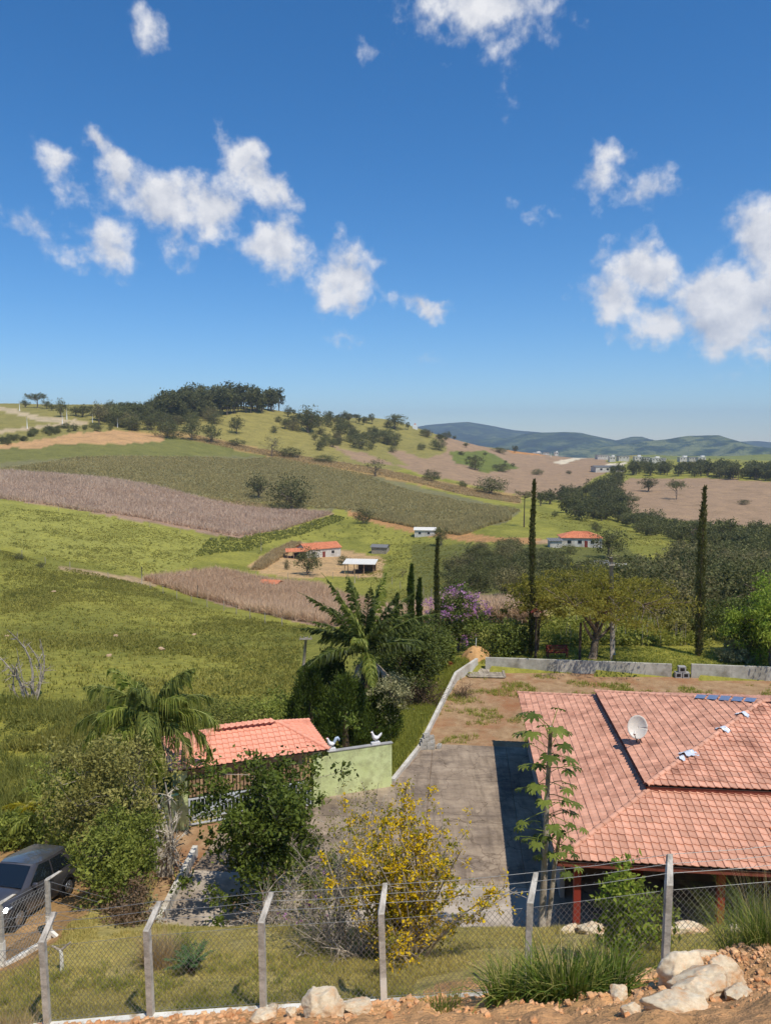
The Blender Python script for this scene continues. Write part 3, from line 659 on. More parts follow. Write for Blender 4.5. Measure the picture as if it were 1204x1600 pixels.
# ------------------------------------------------------------------ tiled roofs
TILE_W, TILE_E, TILE_L = .26, .295, .35
_tx = np.array([0, .006, .035, .075, .13, .19, .25, .306]) * .867; _tz = np.array([.006, .042, .050, .043, .026, .014, .009, .012])
def tile_verts():
    k = len(_tx); fr = np.stack([_tx, np.full(k, 0.), _tz * .9 + .042], 1); bk = np.stack([_tx * .985, np.full(k, TILE_L), _tz + .004], 1); lo = fr.copy(); lo[:, 2] -= .036; lo[:, 1] += .004
    V = np.concatenate([fr, bk, lo]); i = np.arange(k - 1)
    return V, np.concatenate([np.stack([i, i + 1, i + k + 1, i + k], 1), np.stack([i + 2 * k, i + 2 * k + 1, i + 1, i], 1)])
def tile_roof(roof, faces, mat, limit, root_mat, hmax=1e9):
    """faces: (origin, e_s, e_t, clip outline in (s, t)); nearest tiles become objects, the rest one joined part"""
    V, F = tile_verts(); me = None; full = []; cut = []
    for O, es, et, poly in faces:
        O, es, et = Vector(O), Vector(es).normalized(), Vector(et).normalized(); nn = es.cross(et)
        smin, smax = min(p[0] for p in poly), max(p[0] for p in poly); tmax = max(p[1] for p in poly); q = np.array(poly)
        for r in range(int(math.ceil(tmax / TILE_E))):
            for c in range(int(smin / TILE_W) - 1, int(math.ceil(smax / TILE_W)) + 1):
                s0, t0 = c * TILE_W + .02, r * TILE_E
                corners = np.array([(s0, t0 + .01), (s0 + .25, t0 + .01), (s0 + .25, t0 + TILE_E), (s0, t0 + TILE_E)])
                ins = in_poly(poly, corners[:, 0], corners[:, 1]); 
                if not ins.any(): continue
                p = O + es * s0 + et * t0; jit = random.Random(c * 131 + r).uniform(-.006, .006)
                M = Matrix(((es.x, et.x, nn.x, p.x + nn.x * jit), (es.y, et.y, nn.y, p.y + nn.y * jit), (es.z, et.z, nn.z, p.z + nn.z * jit), (0, 0, 0, 1)))
                M = M @ Matrix.Rotation(random.Random(c * 71 + r * 3).uniform(-.012, .012), 4, 'Z')
                (full if ins.all() else cut).append((M, poly, s0, t0))
    mw = root_mat
    def size(M):
        c = np.array(mw @ M @ Vector((.15, .2, .05))); px, py = pix(c)
        if not (-10 < px < 1214 and -10 < py < 1610): return 1e6
        return depth(c)
    full.sort(key=lambda e: size(e[0]))
    me = bpy.data.meshes.new('roof_tile'); me.from_pydata([tuple(v) for v in V], [], [tuple(int(q) for q in f) for f in F]); me.materials.append(mat)
    at = me.attributes.new('tint', 'FLOAT', 'POINT'); at.data.foreach_set('value', np.full(len(V), .5, 'f'))
    nobj = min(limit, len(full))
    for e in full[:nobj]: inst(me, 'roof_tile', roof, M=e[0])
    mb = MB(); rs = np.random.RandomState(5)
    for e in full[nobj:]:
        A = np.array(e[0]); mb.add(V @ A[:3, :3].T + A[:3, 3], F, rs.rand())
    for M, poly, s0, t0 in cut:      # tiles trimmed at hips
        bm = bmesh.new(); vs = [bm.verts.new(v) for v in V]; [bm.faces.new([vs[int(q)] for q in f]) for f in F]
        for k in range(len(poly)):
            a, b = poly[k], poly[(k + 1) % len(poly)]; d = Vector((b[0] - a[0], b[1] - a[1], 0))
            if abs(d.y) < 1e-6: continue
            n_ = Vector((d.y, -d.x, 0)).normalized()
            cen = Vector((np.mean([p[0] for p in poly]) - a[0], np.mean([p[1] for p in poly]) - a[1], 0))
            if n_.dot(cen) > 0: n_ = -n_
            bmesh.ops.bisect_plane(bm, geom=bm.verts[:] + bm.edges[:] + bm.faces[:], plane_co=Vector((a[0] - s0, a[1] - t0, 0)), plane_no=n_, clear_outer=True)
        if bm.faces:
            bm.verts.index_update(); A = np.array(M); v = np.array([tuple(q.co) for q in bm.verts]) @ A[:3, :3].T + A[:3, 3]; r = rs.rand()
            off = mb.n; first = True
            for nv in (3, 4, 5, 6):
                ff = [[q.index for q in f.verts] for f in bm.faces if len(f.verts) == nv]
                if ff:
                    if first: mb.add(v, ff, r); first = False
                    else: mb.f.append(np.array(ff) + off); mb.m.append(np.zeros(len(ff), int))
        bm.free()
    if mb.n:
        o = mb.build('roof_tile', mat, roof); o['kind'] = 'stuff'
def cap_run(roof, a, b, mat, r=.105, me=[None]):
    """half-round ridge tiles laid overlapping from a up to b"""
    a, b = Vector(a), Vector(b); d = (b - a); L = d.length; d.normalize(); k = max(1, int(L / .36)); sx = d.cross(Vector((0, 0, 1))).normalized(); up = sx.cross(d)
    if me[0] is None:
        mb = MB(); an = np.linspace(-.25, math.pi + .25, 9); rows_ = []
        for y, rr in ((0, r * 1.12), (.03, r * 1.12), (.05, r * 1.0), (.42, r * .9)): rows_.append(np.stack([np.cos(an) * rr, np.full(9, y), np.sin(an) * rr * .8], 1))
        lip = rows_[0] * np.array([.82, 1, .82]); mb.grid(np.array([lip] + rows_)); me[0] = {}
        me[0]['mb'] = mb
    if mat.name not in me[0]: me[0][mat.name] = me[0]['mb'].mesh('ridge_tile', mat, True)
    for j in range(k):
        p = a + d * (L * j / k); M = Matrix(((sx.x, d.x, up.x, p.x), (sx.y, d.y, up.y, p.y), (sx.z, d.z, up.z, p.z + .03), (0, 0, 0, 1)))
        inst(me[0][mat.name], 'ridge_tile', roof, M=M)

def build_house():
    root = thing('house', 'low house under a wide two-tier salmon clay tile hip roof', 'house', (HOX, HOY, 0), HR)
    RM = Matrix.Translation((HOX, HOY, 0)) @ Matrix.Rotation(HR, 4, 'Z')
    A, B, ra, rb, e0, rise = 24.6, 16.6, 9.3, 8.3, 3.2, 2.56
    roof = bpy.data.objects.new('roof', None); C.objects.link(roof); roof.parent = root
    faces = []; sh = MB(); edge = MB()
    for f0, f1, zz, zt in ((0, .395, e0, e0 + rise * .395), (.375, 1, e0 + rise * .375 + .26, e0 + rise + .12)):
        P = lambda f, c, z: {'sw': Vector((ra * f, rb * f, z)), 'se': Vector((A - ra * f, rb * f, z)), 'nw': Vector((ra * f, B - rb * f, z)), 'ne': Vector((A - ra * f, B - rb * f, z))}[c]
        lo = {c: P(f0, c, zz) for c in ('sw', 'se', 'nw', 'ne')}; hi = {c: P(f1, c, zt) for c in lo}
        for c0, c1 in (('nw', 'sw'), ('sw', 'se'), ('se', 'ne'), ('ne', 'nw')):
            O, E = lo[c0], lo[c1]; es = (E - O).normalized(); W_ = (E - O).length
            foot = hi[c0] - O; foot -= es * foot.dot(es); T_ = foot.length; et = foot.normalized()
            s2, s3 = (hi[c1] - O).dot(es), (hi[c0] - O).dot(es)
            poly = [(0, 0), (W_, 0), (s2, T_), (s3, T_)] if s2 - s3 > .01 else [(0, 0), (W_, 0), (s2, T_)]
            faces.append((O, es, et, poly)); dn = Vector((0, 0, .05)); sh.add([tuple(v - dn) for v in (O, E, hi[c1], hi[c0])], [(0, 1, 2, 3)])
            nrm = es.cross(Vector((0, 0, 1)));  q = [O - dn, E - dn]
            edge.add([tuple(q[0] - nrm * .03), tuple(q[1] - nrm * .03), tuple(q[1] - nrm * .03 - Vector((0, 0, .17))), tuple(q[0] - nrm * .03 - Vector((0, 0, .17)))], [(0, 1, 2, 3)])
        for c in lo: cap_run(roof, lo[c], hi[c], MAT['clay_tile'])
        if f1 == 1: cap_run(roof, hi['sw'], hi['se'], MAT['clay_tile'])
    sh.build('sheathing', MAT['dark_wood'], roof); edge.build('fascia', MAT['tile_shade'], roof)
    tile_roof(roof, faces, MAT['clay_tile'], 300, RM)
    # walls set back under the eaves, veranda along the south
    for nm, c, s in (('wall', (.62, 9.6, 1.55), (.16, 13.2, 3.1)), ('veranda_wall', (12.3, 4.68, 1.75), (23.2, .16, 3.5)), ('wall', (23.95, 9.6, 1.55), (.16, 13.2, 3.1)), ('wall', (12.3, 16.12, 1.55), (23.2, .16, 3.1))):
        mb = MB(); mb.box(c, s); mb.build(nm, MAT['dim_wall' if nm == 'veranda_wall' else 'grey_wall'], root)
    for (c, s) in (((3.4, 4.58, 1.15), (.9, .03, 2.1)), ((8.4, 4.58, 1.15), (.95, .03, 2.1))):
        mb = MB(); mb.box(c, s); d = mb.build('door', MAT['wood_red'], root); mb = MB(); mb.box((c[0] + .33, 4.55, 1.1), (.05, .04, .14)); mb.build('handle', MAT['galvanised'], d)
    for x in (5.9, 11.2):
        mb = MB(); mb.box((x, 4.58, 1.6), (1.5, .03, 1.1)); w = mb.build('window', MAT['window_dark'], root)
        for k in (-.76, 0, .76): mb = MB(); mb.box((x + k, 4.56, 1.6), (.06, .05, 1.2)); mb.build('frame', MAT['white_paint'], w)
    mb = MB(); mb.box((12.3, 2.35, .02), (24, 4.5, .16)); mb.build('veranda_floor', MAT['concrete_slab'], root)
    for x in (.75, 5.3, 9.8, 14.3, 18.8, 23.6):
        mb = MB(); mb.box((x, .55, 1.5), (.22, .22, 2.85)); mb.box((x, .55, .25), (.30, .30, .5)); mb.build('pillar', MAT['red_paint'], root)
    mb = MB(); mb.box((12.2, .55, 2.98), (23.8, .16, .2)); mb.box((.75, 8.3, 2.98), (.14, 15.3, .2)); mb.build('beam', MAT['wood_red'], root)
    # foil patches pressed over leaking ridge tiles
    def foil(p, sx, sy, rz, mt, seed):
        rs = np.random.RandomState(seed); u, v = np.meshgrid(np.linspace(-1, 1, 9), np.linspace(-1, 1, 7)); 
        bx = u * sx * (1 + .18 * rs.randn(*u.shape) * .5); by = v * sy * (1 + .18 * rs.randn(*u.shape) * .5)
        x = bx * math.cos(rz) - by * math.sin(rz); y = bx * math.sin(rz) + by * math.cos(rz)
        z = .075 * np.exp(-((x * .7071 * 1 - y * .7071) / .13) ** 2) + .03 * rs.rand(*u.shape)
        z = z - np.abs(x * .67 - y * .74) * .26
        mb = MB(); mb.grid(np.stack([x, y, z], 2)); mb.build('foil_patch', MAT[mt], roof, loc=p)
    zt0 = e0 + rise * .375 + .26; zt1 = e0 + rise + .12
    def on_hip(f): return Vector((ra * f, rb * f, zt0 + (zt1 - zt0) * (f - .375) / .625 + .075))
    for k, (f, sx, sy, rz) in enumerate(((.585, .30, .24, .5), (.545, .12, .17, .2), (.765, .26, .15, -.5), (.885, .26, .15, -.6))): foil(on_hip(f), sx, sy, rz, 'foil', k)
    for k in range(5):
        f = .80 + k * .042; p = Vector((ra * f, B - rb * f, zt0 + (zt1 - zt0) * (f - .375) / .625 + .11))
        mb = MB(); d = Vector((ra, -rb, 0)).normalized(); s_ = Vector((d.y, -d.x, 0)); rows_ = []
        for t in np.linspace(-.21, .21, 4):
            rows_.append([tuple(d * t + s_ * w + Vector((0, 0, .055 - abs(w) * .42 + t * .17 + .012 * math.sin(9 * w + k)))) for w in (-.26, -.13, 0, .13, .26)])
        mb.grid(np.array(rows_)); mb.build('foil_patch', MAT['blue_foil'], roof, loc=p)
    for (f, s_) in ((.18, 7.3), (.55, 9.6)):    # two fresher tiles let into the south slope
        z = e0 + rise * f + (.27 if f > .4 else 0) + .085; mb = MB(); mb.box((0, 0, 0), (.26, .36, .012), M=Matrix.Rotation(.29, 4, 'X')); mb.build('patch_tile', MAT['orange_tile'], roof, loc=(s_, rb * f, z))
    # dish antenna on the west slope
    f = .425; base = Vector((ra * f, 6.7, zt0 + (zt1 - zt0) * (f - .375) / .625 + .04)); p = RM @ base
    dish = thing('satellite_dish', 'cream oval satellite dish standing on the tiled roof', 'satellite dish', p, 0)
    mb = MB(); mb.tube([(0, 0, -.05), (0, 0, .42)], .028, 8); mb.bar((0, 0, .3), (.25, .12, .02), .03, .03); mb.bar((0, 0, .3), (.2, -.2, 0), .03, .03); mb.build('mast', MAT['dark_metal'], dish)
    q = Vector((-.42, -.80, .42)).to_track_quat('Z', 'Y').to_matrix(); c = Vector((0, -.06, .66)); mb = MB(); rows_ = []
    for r in np.linspace(0.001, 1, 9):
        an = np.linspace(0, 2 * math.pi, 33); rows_.append([tuple(c + q @ Vector((.39 * r * math.cos(a), .47 * r * math.sin(a), .13 * (r * r - 1) + .05))) for a in an])
    mb.grid(np.array(rows_)); o = mb.build('reflector', MAT['dish_cream'], dish, True); so_ = o.modifiers.new('t', 'SOLIDIFY'); so_.thickness = .015
    tip = c + q @ Vector((0, -.35, .62)); mb = MB(); mb.tube([tuple(c + q @ Vector((0, -.5, .02))), tuple(tip)], .018, 6); mb.build('feed_arm', MAT['dark_metal'], dish)
    mb = MB(); mb.tube([tuple(tip), tuple(tip + q @ Vector((0, .12, -.1)))], [.05, .04], 10); mb.build('receiver', MAT['dish_cream'], dish)
build_house()

# ------------------------------------------------------------------ gatehouse, green wall, roosters
GR = math.radians(20); GX, GY = -9.1, 31.3
def gw(a, b, z=0): return Vector((GX + a * math.cos(GR) - b * math.sin(GR), GY + a * math.sin(GR) + b * math.cos(GR), z))
def build_gatehouse():
    root = thing('gatehouse', 'small gatehouse with bright orange-pink tiled hip roof and white gate', 'gatehouse', (GX, GY, 0), GR)
    RM = Matrix.Translation((GX, GY, 0)) @ Matrix.Rotation(GR, 4, 'Z')
    roof = bpy.data.objects.new('roof', None); C.objects.link(roof); roof.parent = root
    A, B, r, e0, e1 = 7.0, 3.9, 1.95, 2.72, 3.56
    lo = {'sw': Vector((0, 0, e0)), 'se': Vector((A, 0, e0)), 'ne': Vector((A, B, e0)), 'nw': Vector((0, B, e0))}
    hi = {'sw': Vector((r, r, e1)), 'se': Vector((A - r, r, e1)), 'ne': Vector((A - r, r, e1)), 'nw': Vector((r, r, e1))}
    faces = []; sh = MB()
    for c0, c1 in (('nw', 'sw'), ('sw', 'se'), ('se', 'ne'), ('ne', 'nw')):
        O, E = lo[c0], lo[c1]; es = (E - O).normalized(); W_ = (E - O).length; foot = hi[c0] - O; foot -= es * foot.dot(es); T_ = foot.length
        s2, s3 = (hi[c1] - O).dot(es), (hi[c0] - O).dot(es); poly = [(0, 0), (W_, 0), (s2, T_), (s3, T_)] if s2 - s3 > .01 else [(0, 0), (W_, 0), (s2, T_)]
        faces.append((O, es, foot.normalized(), poly)); dn = Vector((0, 0, .04)); sh.add([tuple(v - dn) for v in (O, E, hi[c1], hi[c0])], [(0, 1, 2, 3)])
        cap_run(roof, lo[c0], hi[c0], MAT['clay_tile_bright'])
    cap_run(roof, hi['sw'], hi['se'], MAT['clay_tile_bright']); sh.build('sheathing', MAT['dark_wood'], roof)
    tile_roof(roof, faces, MAT['clay_tile_bright'], 300, RM)
    for a, b in ((.55, .32), (6.45, .32), (.55, 3.3), (6.45, 3.3)):
        mb = MB(); mb.box((a, b, 1.3), (.36, .36, 2.75)); mb.box((a, b, 2.62), (.44, .44, .08)); mb.build('column', MAT['green_plaster'], root)
    mb = MB(); mb.box((.0, .32, .72), (.74, .2, 1.6)); mb.box((.0, .32, 1.54), (.8, .26, .06)); mb.build('wing_wall', MAT['green_plaster'], root)
    mb = MB(); mb.box((3.5, .32, 2.52), (5.54, .18, .22)); mb.box((3.5, 3.3, 2.52), (5.54, .18, .22)); mb.build('beam', MAT['wood'], root)
    mb = MB(); mb.box((3.5, 3.42, 1.2), (6.2, .06, 2.5)); mb.build('back_wall', MAT['wood'], root)
    rs = random.Random(4)
    for k in range(34):
        mb = MB(); mb.box((.86 + k * .158, .33, 1.87 + rs.uniform(-.015, .015)), (.11, .03, 1.06), tint=rs.random()); mb.build('slat', MAT['wood'], root)
    gate = bpy.data.objects.new('gate', None); C.objects.link(gate); gate.parent = root
    mb = MB()
    for z in (.14, .4, 1.26): mb.box((2.2, .27, z), (2.9, .05, .06))
    for a in (.8, 3.65): mb.box((a, .27, .7), (.07, .06, 1.2))
    mb.build('frame', MAT['white_metal'], gate)
    mb = MB(); mb.bar((.95, .22, .46), (2.9, .22, 1.3), .04, .06); mb.bar((.95, .22, .34), (2.9, .22, 1.16), .04, .06); mb.build('brace', MAT['white_metal'], gate)
    for k in range(17):
        mb = MB(); mb.box((.95 + k * .165, .27, .7), (.026, .026, 1.1)); mb.build('bar', MAT['white_metal'], gate)
    mb = MB()
    for z in (.16, 1.25): mb.box((4.95, .27, z), (2.5, .05, .06))
    mb.build('frame', MAT['white_metal'], gate)
    for k in range(15):
        mb = MB(); mb.box((3.85 + k * .165, .27, .7), (.026, .026, 1.1)); mb.build('bar', MAT['white_metal'], gate)
    # pale green garden wall with a swept left end
    w = thing('garden_wall', 'pale lime green garden wall carrying two white rooster figures', 'wall', gw(6.6, 1.02), GR)
    prof = [(0, -.1), (3.75, -.1), (3.75, 2.2), (.62, 2.2), (.60, 2.0)] + [(.6 - .6 * math.sin(t) , 1.0 + 1.0 * (math.cos(t))) for t in np.linspace(.25, 1.45, 7)] + [(0, 1.02)]
    mb = MB(); n_ = len(prof); V = [(x, -.08, z) for x, z in prof] + [(x, .08, z) for x, z in prof]
    mb.add(V, [(i, (i + 1) % n_, n_ + (i + 1) % n_, n_ + i) for i in range(n_)]); mb.f += [np.array([list(range(n_))]), np.array([list(range(2 * n_ - 1, n_ - 1, -1))])]; mb.m += [np.zeros(1, int)] * 2
    mb.build('wall', MAT['green_plaster'], w)
    mb = MB(); mb.box((2.2, 0, 2.215), (3.2, .22, .04)); mb.build('coping', MAT['grey_wall'], w)
build_gatehouse()
def rooster(p, label, tail_big, tailmat, rz=math.pi + GR):
    root = thing('rooster_figure', label, 'garden figure', p, rz, 'rooster figures on the green wall')   # faces local +x
    mb = MB(); mb.tube([(-.16, 0, 0), (-.16, 0, .09)], 0.001, 4); mb = MB(); mb.box((0, 0, .055), (.42, .17, .11)); mb.box((0, 0, .12), (.32, .13, .03)); mb.build('base', MAT['rooster_white'], root)
    def loft(P, Rw, Rh, n=10):
        mb = MB(); P = np.array(P, float); T = unit(np.gradient(P, axis=0)); up = np.stack([-T[:, 2], 0 * T[:, 0], T[:, 0]], 1); an = np.linspace(0, 2 * math.pi, n + 1); rows_ = []
        for k in range(len(P)): rows_.append(P[k] + np.cos(an)[:, None] * np.array([0, 1, 0]) * Rw[k] + np.sin(an)[:, None] * up[k] * Rh[k])
        mb.grid(np.array(rows_)); return mb
    loft([(-.20,0,.33),(-.14,0,.32),(-.05,0,.30),(.04,0,.32),(.10,0,.40),(.135,0,.50),(.16,0,.57),(.20,0,.60),(.235,0,.60)], [.02,.07,.105,.11,.085,.055,.05,.045,.01], [.02,.07,.11,.12,.09,.06,.05,.045,.01]).build('body', MAT['rooster_white'], root, True)
    mb = MB()
    for s_ in (-.035, .035): mb.tube([(.0, s_, .13), (.01, s_, .24)], [.02, .045], 6)
    mb.build('leg', MAT['rooster_white'], root, True)
    mb = MB(); mb.tube([(.225, 0, .60), (.275, 0, .585)], [.02, .003], 5); mb.build('beak', MAT['yellow_paint'], root)
    mb = MB()
    for k in range(3): mb.tube([(.15 + k * .03, 0, .62), (.145 + k * .03, 0, .68 - .01 * k)], [.014, .005], 5)
    mb.tube([(.205, 0, .56), (.2, 0, .51)], [.012, .016], 5); mb.build('comb', MAT['rooster_red'] if tail_big else MAT['rooster_white'], root)
    if tail_big:
        for s_ in (-.02, .02):
            loft([(-.14,s_,.33),(-.20,s_,.45),(-.26,s_,.55),(-.33,s_,.57),(-.38,s_,.50),(-.39,s_,.40)], [.03,.035,.035,.03,.025,.008], [.05,.07,.075,.06,.05,.01], 8).build('tail', MAT[tailmat], root, True)
    else: loft([(-.13,0,.33),(-.22,0,.40),(-.28,0,.47),(-.31,0,.53)], [.05,.04,.03,.01], [.07,.07,.055,.015], 8).build('tail', MAT[tailmat], root, True)
rooster(gw(7.35, 1.02, 2.235), 'white rooster figure with arched bluish tail beside the tiled roof corner', True, 'rooster_blue')
rooster(gw(9.55, 1.02, 2.235), 'white hen figure with short raised tail near wall end', False, 'rooster_white')

# kerb of the entrance drive, block stack, wooden hatch frame, sand heap
wall_run('kerb_wall', [(-7.75, 24.9), (-7.65, 29.6)], .42, .2, 'white_plaster', 'short whitewashed kerb wall between planting bed and entrance drive', panel=1.2)
rs = random.Random(8); bx, by = 2.05, 40.2
spots = [(0,0,0,.05),(.42,.03,0,-.06),(0,.24,0,.04),(.43,.26,0,.0),(.02,.48,0,.1),(.45,.5,0,-.1),(.03,.02,.2,.0),(.41,.06,.2,.1),(.0,.28,.2,-.08),(.44,.3,.2,.05),(.05,.5,.2,.0),(.1,.05,.4,.2),(.12,.3,.4,-.1),(.4,.45,.4,.3),(.16,.22,.6,.5),(.86,.2,0,1.2)]
for k, (dx, dy, dz, rz) in enumerate(spots):
    mb = MB(); L_, w_, h_ = .39, .19, .19
    for y in (-.075, .075): mb.box((0, y, h_ / 2), (L_, .04, h_), tint=rs.random())
    for x in (-.18, 0, .18): mb.box((x, 0, h_ / 2), (.03, .11, h_))
    o = mb.build('concrete_block', MAT['post_concrete'], loc=(bx + dx, by + dy, .055 + dz)); o.rotation_euler = (0, 0, rz)
    if dz == 0 and k % 2: pass
    tag(o, 'grey hollow concrete block in the small stack at the end of the low wall' if k < 15 else 'grey hollow concrete block lying loose on the drive beside the stack', 'block', 'concrete blocks stacked on the drive' if k < 15 else None)
hp = G(755, 1049); hat = thing('timber_frame', 'flat rectangular frame of grey boards lying on the bare yard', 'wooden frame', (hp.x, hp.y - .4, .005), .05); hat.scale = (1.05, 1.7, 1)
for a, b in (((-1.3, -.8), (1.1, -1.0)), ((1.1, -1.0), (1.45, .75)), ((-1.0, .95), (1.45, .75)), ((-1.3, -.8), (-1.0, .95)), ((-1.45, -.55), (.9, -.75))):
    mb = MB(); mb.bar((*a, .09), (*b, .09), .16, .06, tint=rs.random()); mb.build('board', MAT['wood_grey'], hat)
for k in range(7):
    mb = MB(); mb.box((-1.0 + k * .34, -.02 - .02 * k, .03), (.31, 1.55, .03), .02, tint=rs.random()); mb.build('plank', MAT['wood_grey'], hat)
sp = W(743, 1027, 57.0); sp.z = hz(sp.x, sp.y)
sh_ = thing('sand_heap', 'heap of orange sand at the corner of the yard walls', 'sand heap', sp); mb = MB(); u, v = np.meshgrid(np.linspace(0, 2 * math.pi, 40), np.linspace(0, 1, 16)); rr = 1.15 * v * (1 + .12 * np.sin(3 * u + 1) + .06 * np.sin(7 * u)); x, y = rr * np.cos(u), rr * np.sin(u)
mb.grid(np.stack([x, y * .9, 1.0 * (1 - v ** 2.2) + .09 * (fbm(x * 4 + 9, y * 4) - .5) - .1], 2)); mb.build('sand', MAT['sand'], sh_, True)
mb = MB(); mb.tube([(0, .1, .8), (.02, .1, 1.5)], .03, 6); mb.build('stake', MAT['white_paint'], sh_)

# ------------------------------------------------------------------ fences
def post_mb(h=1.9, w=.122, arm=(.13, .33, .38)):
    mb = MB(); k = w / 2; S = lambda c, q: [(c[0] - q, c[1] - q, c[2]), (c[0] + q, c[1] - q, c[2]), (c[0] + q, c[1] + q, c[2]), (c[0] - q, c[1] + q, c[2])]
    V = S((0, 0, -.3), k) + S((0, 0, h), k) + [(arm[0] - k * .8, arm[1] - k * .2, h + arm[2] + k * .5), (arm[0] + k * .8, arm[1] - k * .2, h + arm[2] + k * .5), (arm[0] + k * .8, arm[1] + k, h + arm[2] - k * .6), (arm[0] - k * .8, arm[1] + k, h + arm[2] - k * .6)]
    F = [(3, 2, 1, 0), (8, 9, 10, 11)]
    for b in (0, 4): F += [(b + i, b + (i + 1) % 4, b + 4 + (i + 1) % 4, b + 4 + i) for i in range(4)]
    mb.add(V, F); return mb
def mesh_panel(a, b, z0, z1, s=.105):
    """chain link: two families of crossing wires between the ground rail and the top wire"""
    a, b = Vector(a), Vector(b); L = (Vector((b.x, b.y)) - Vector((a.x, a.y))).length; h = z1 - z0; mb = MB()
    P = lambda x, z: tuple(a + (b - a) * (x / L) + Vector((0, 0, z0 + z)))
    for sg in (1, -1):
        for k in range(int(-h / s / 1.25) - 1, int(L / s / 1.0) + int(h / s) + 2):
            x0 = k * s * 1.0; q = []
            za, zb = 0.0, h; xa = x0; xb = x0 + sg * h * .8
            if sg < 0: xa = x0; xb = x0 - h * .8
            def clip(x1, z1_, x2, z2):
                t0, t1 = 0., 1.; d = x2 - x1
                if abs(d) > 1e-9:
                    ta, tb = (0 - x1) / d, (L - x1) / d; t0 = max(t0, min(ta, tb)); t1 = min(t1, max(ta, tb))
                return (t0, t1) if t1 > t0 else None
            c = clip(xa, za, xb, zb)
            if c is None: continue
            e = [P(xa + (xb - xa) * t, za + (zb - za) * t) for t in c]; mb.tube(e, .0042, 3, cap=False)
    for z in (.03, h): mb.tube([P(0, z), P(L, z)], .004, 4, cap=False)
    return mb
def build_front_fence():
    root = thing('chain_link_fence', 'chain link fence with bent concrete posts across the grass bank', 'fence', (0, 14.2, 5.5)); org = Vector((0, 14.2, 5.5))
    me = post_mb().mesh('post', MAT['post_concrete']); tops = []
    xs = list(zip(FX, FY, FZ)); rs = random.Random(3)
    for k, (x, y, z) in enumerate(xs):
        p = Vector((x, y, z)) - org; o = inst(me, 'post', root, p, rs.uniform(-.15, .15)); o.rotation_euler[0] = rs.uniform(-.02, .02); o.rotation_euler[1] = rs.uniform(-.02, .02); tops.append(p)
        if k == 4:
            mb = MB(); mb.box((0, 0, .28), (.125, .125, .62)); mb.build('whitewashed_foot', MAT['whitewash'], o); o.rotation_euler[1] = -.03
    for k in range(len(tops) - 1):
        a, b = tops[k], tops[k + 1]; mesh_panel(a + Vector((0, .06, 0)), b + Vector((0, .06, 0)), .08, 1.72).build('wire_mesh', MAT['galvanised'], root)
        mb = MB(); d = (b - a); mb.bar(a + Vector((0, -.02, -.02)), b + Vector((0, -.02, -.02)), .14, .2); mb.build('footing', MAT['whitewash' if k < 4 else 'post_concrete'], root)
        for j in range(3):
            t = .25 + .33 * j; off = Vector((.13 * t, .33 * t, 1.95 + .38 * t)); mb = MB(); m_ = (a + b) / 2 + off - Vector((0, 0, .03)); mb.tube([tuple(a + off), tuple(m_), tuple(b + off)], .0055, 4)
            for q in np.linspace(.05, .95, 16): c = a + (b - a) * q + off; mb.bar(c + Vector((-.02, 0, -.025)), c + Vector((.02, 0, .025)), .004, .004)
            mb.build('barbed_wire', MAT['galvanised'], root)
build_front_fence()
def build_street_fence():
    A, B = G(5, 1512), G(78, 1468); D = B + (B - A).normalized() * 2.5; D = Vector((B.x + 2.3, B.y + 1.7, 0)); D.z = hz(D.x, D.y)
    root = thing('street_fence', 'old wire fence with bent whitewashed posts beside the parked car', 'fence', A)
    A0 = A + (A - B); A0.z = hz(A0.x, A0.y); pts = [A0 - A, Vector(), B - A, D - A]
    for k, p in enumerate(pts):
        o = post_mb(1.75, .11, (.34, .1, .17)).build('post', MAT['post_concrete'], root, loc=p)
        mb = MB(); mb.box((0, 0, .3), (.13, .13, .8)); mb.build('whitewashed_foot', MAT['whitewash'], o)
    for a, b in ((pts[2] + Vector((0, 0, .25)), pts[2] + Vector((.5, -.1, -.1))),):
        mb = MB(); mb.bar(a, b, .09, .09); mb.build('brace', MAT['whitewash'], root)
    for k in range(3):
        a, b = pts[k], pts[k + 1]
        if k < 2: mesh_panel(a, b, .05, 1.6, .12).build('wire_mesh', MAT['galvanised'], root); mb = MB(); mb.bar(a + Vector((0, 0, -.02)), b + Vector((0, 0, -.02)), .12, .16); mb.build('footing', MAT['whitewash'], root)
        for z in (.45, .8, 1.15, 1.5, 1.7):
            mb = MB(); mb.tube([tuple(a + Vector((0, 0, z))), tuple(b + Vector((0, 0, z)))], .006, 4); mb.build('barbed_wire', MAT['galvanised'], root)
    s_ = G(97, 1520); st = thing('forked_stake', 'short whitewashed forked stake standing in the grass by the corner post', 'stake', s_)
    mb = MB(); mb.tube([(0, 0, -.1), (.0, .02, .35), (-.02, .02, .55)], [.05, .045, .04], 7); mb.build('stem', MAT['whitewash'], st)
    mb = MB(); mb.tube([(-.02, .02, .52), (.22, .05, .72)], [.035, .02], 6); mb.tube([(-.02, .02, .52), (-.22, .0, .66)], [.035, .02], 6); mb.build('fork', MAT['bark_pale'], st)
build_street_fence()

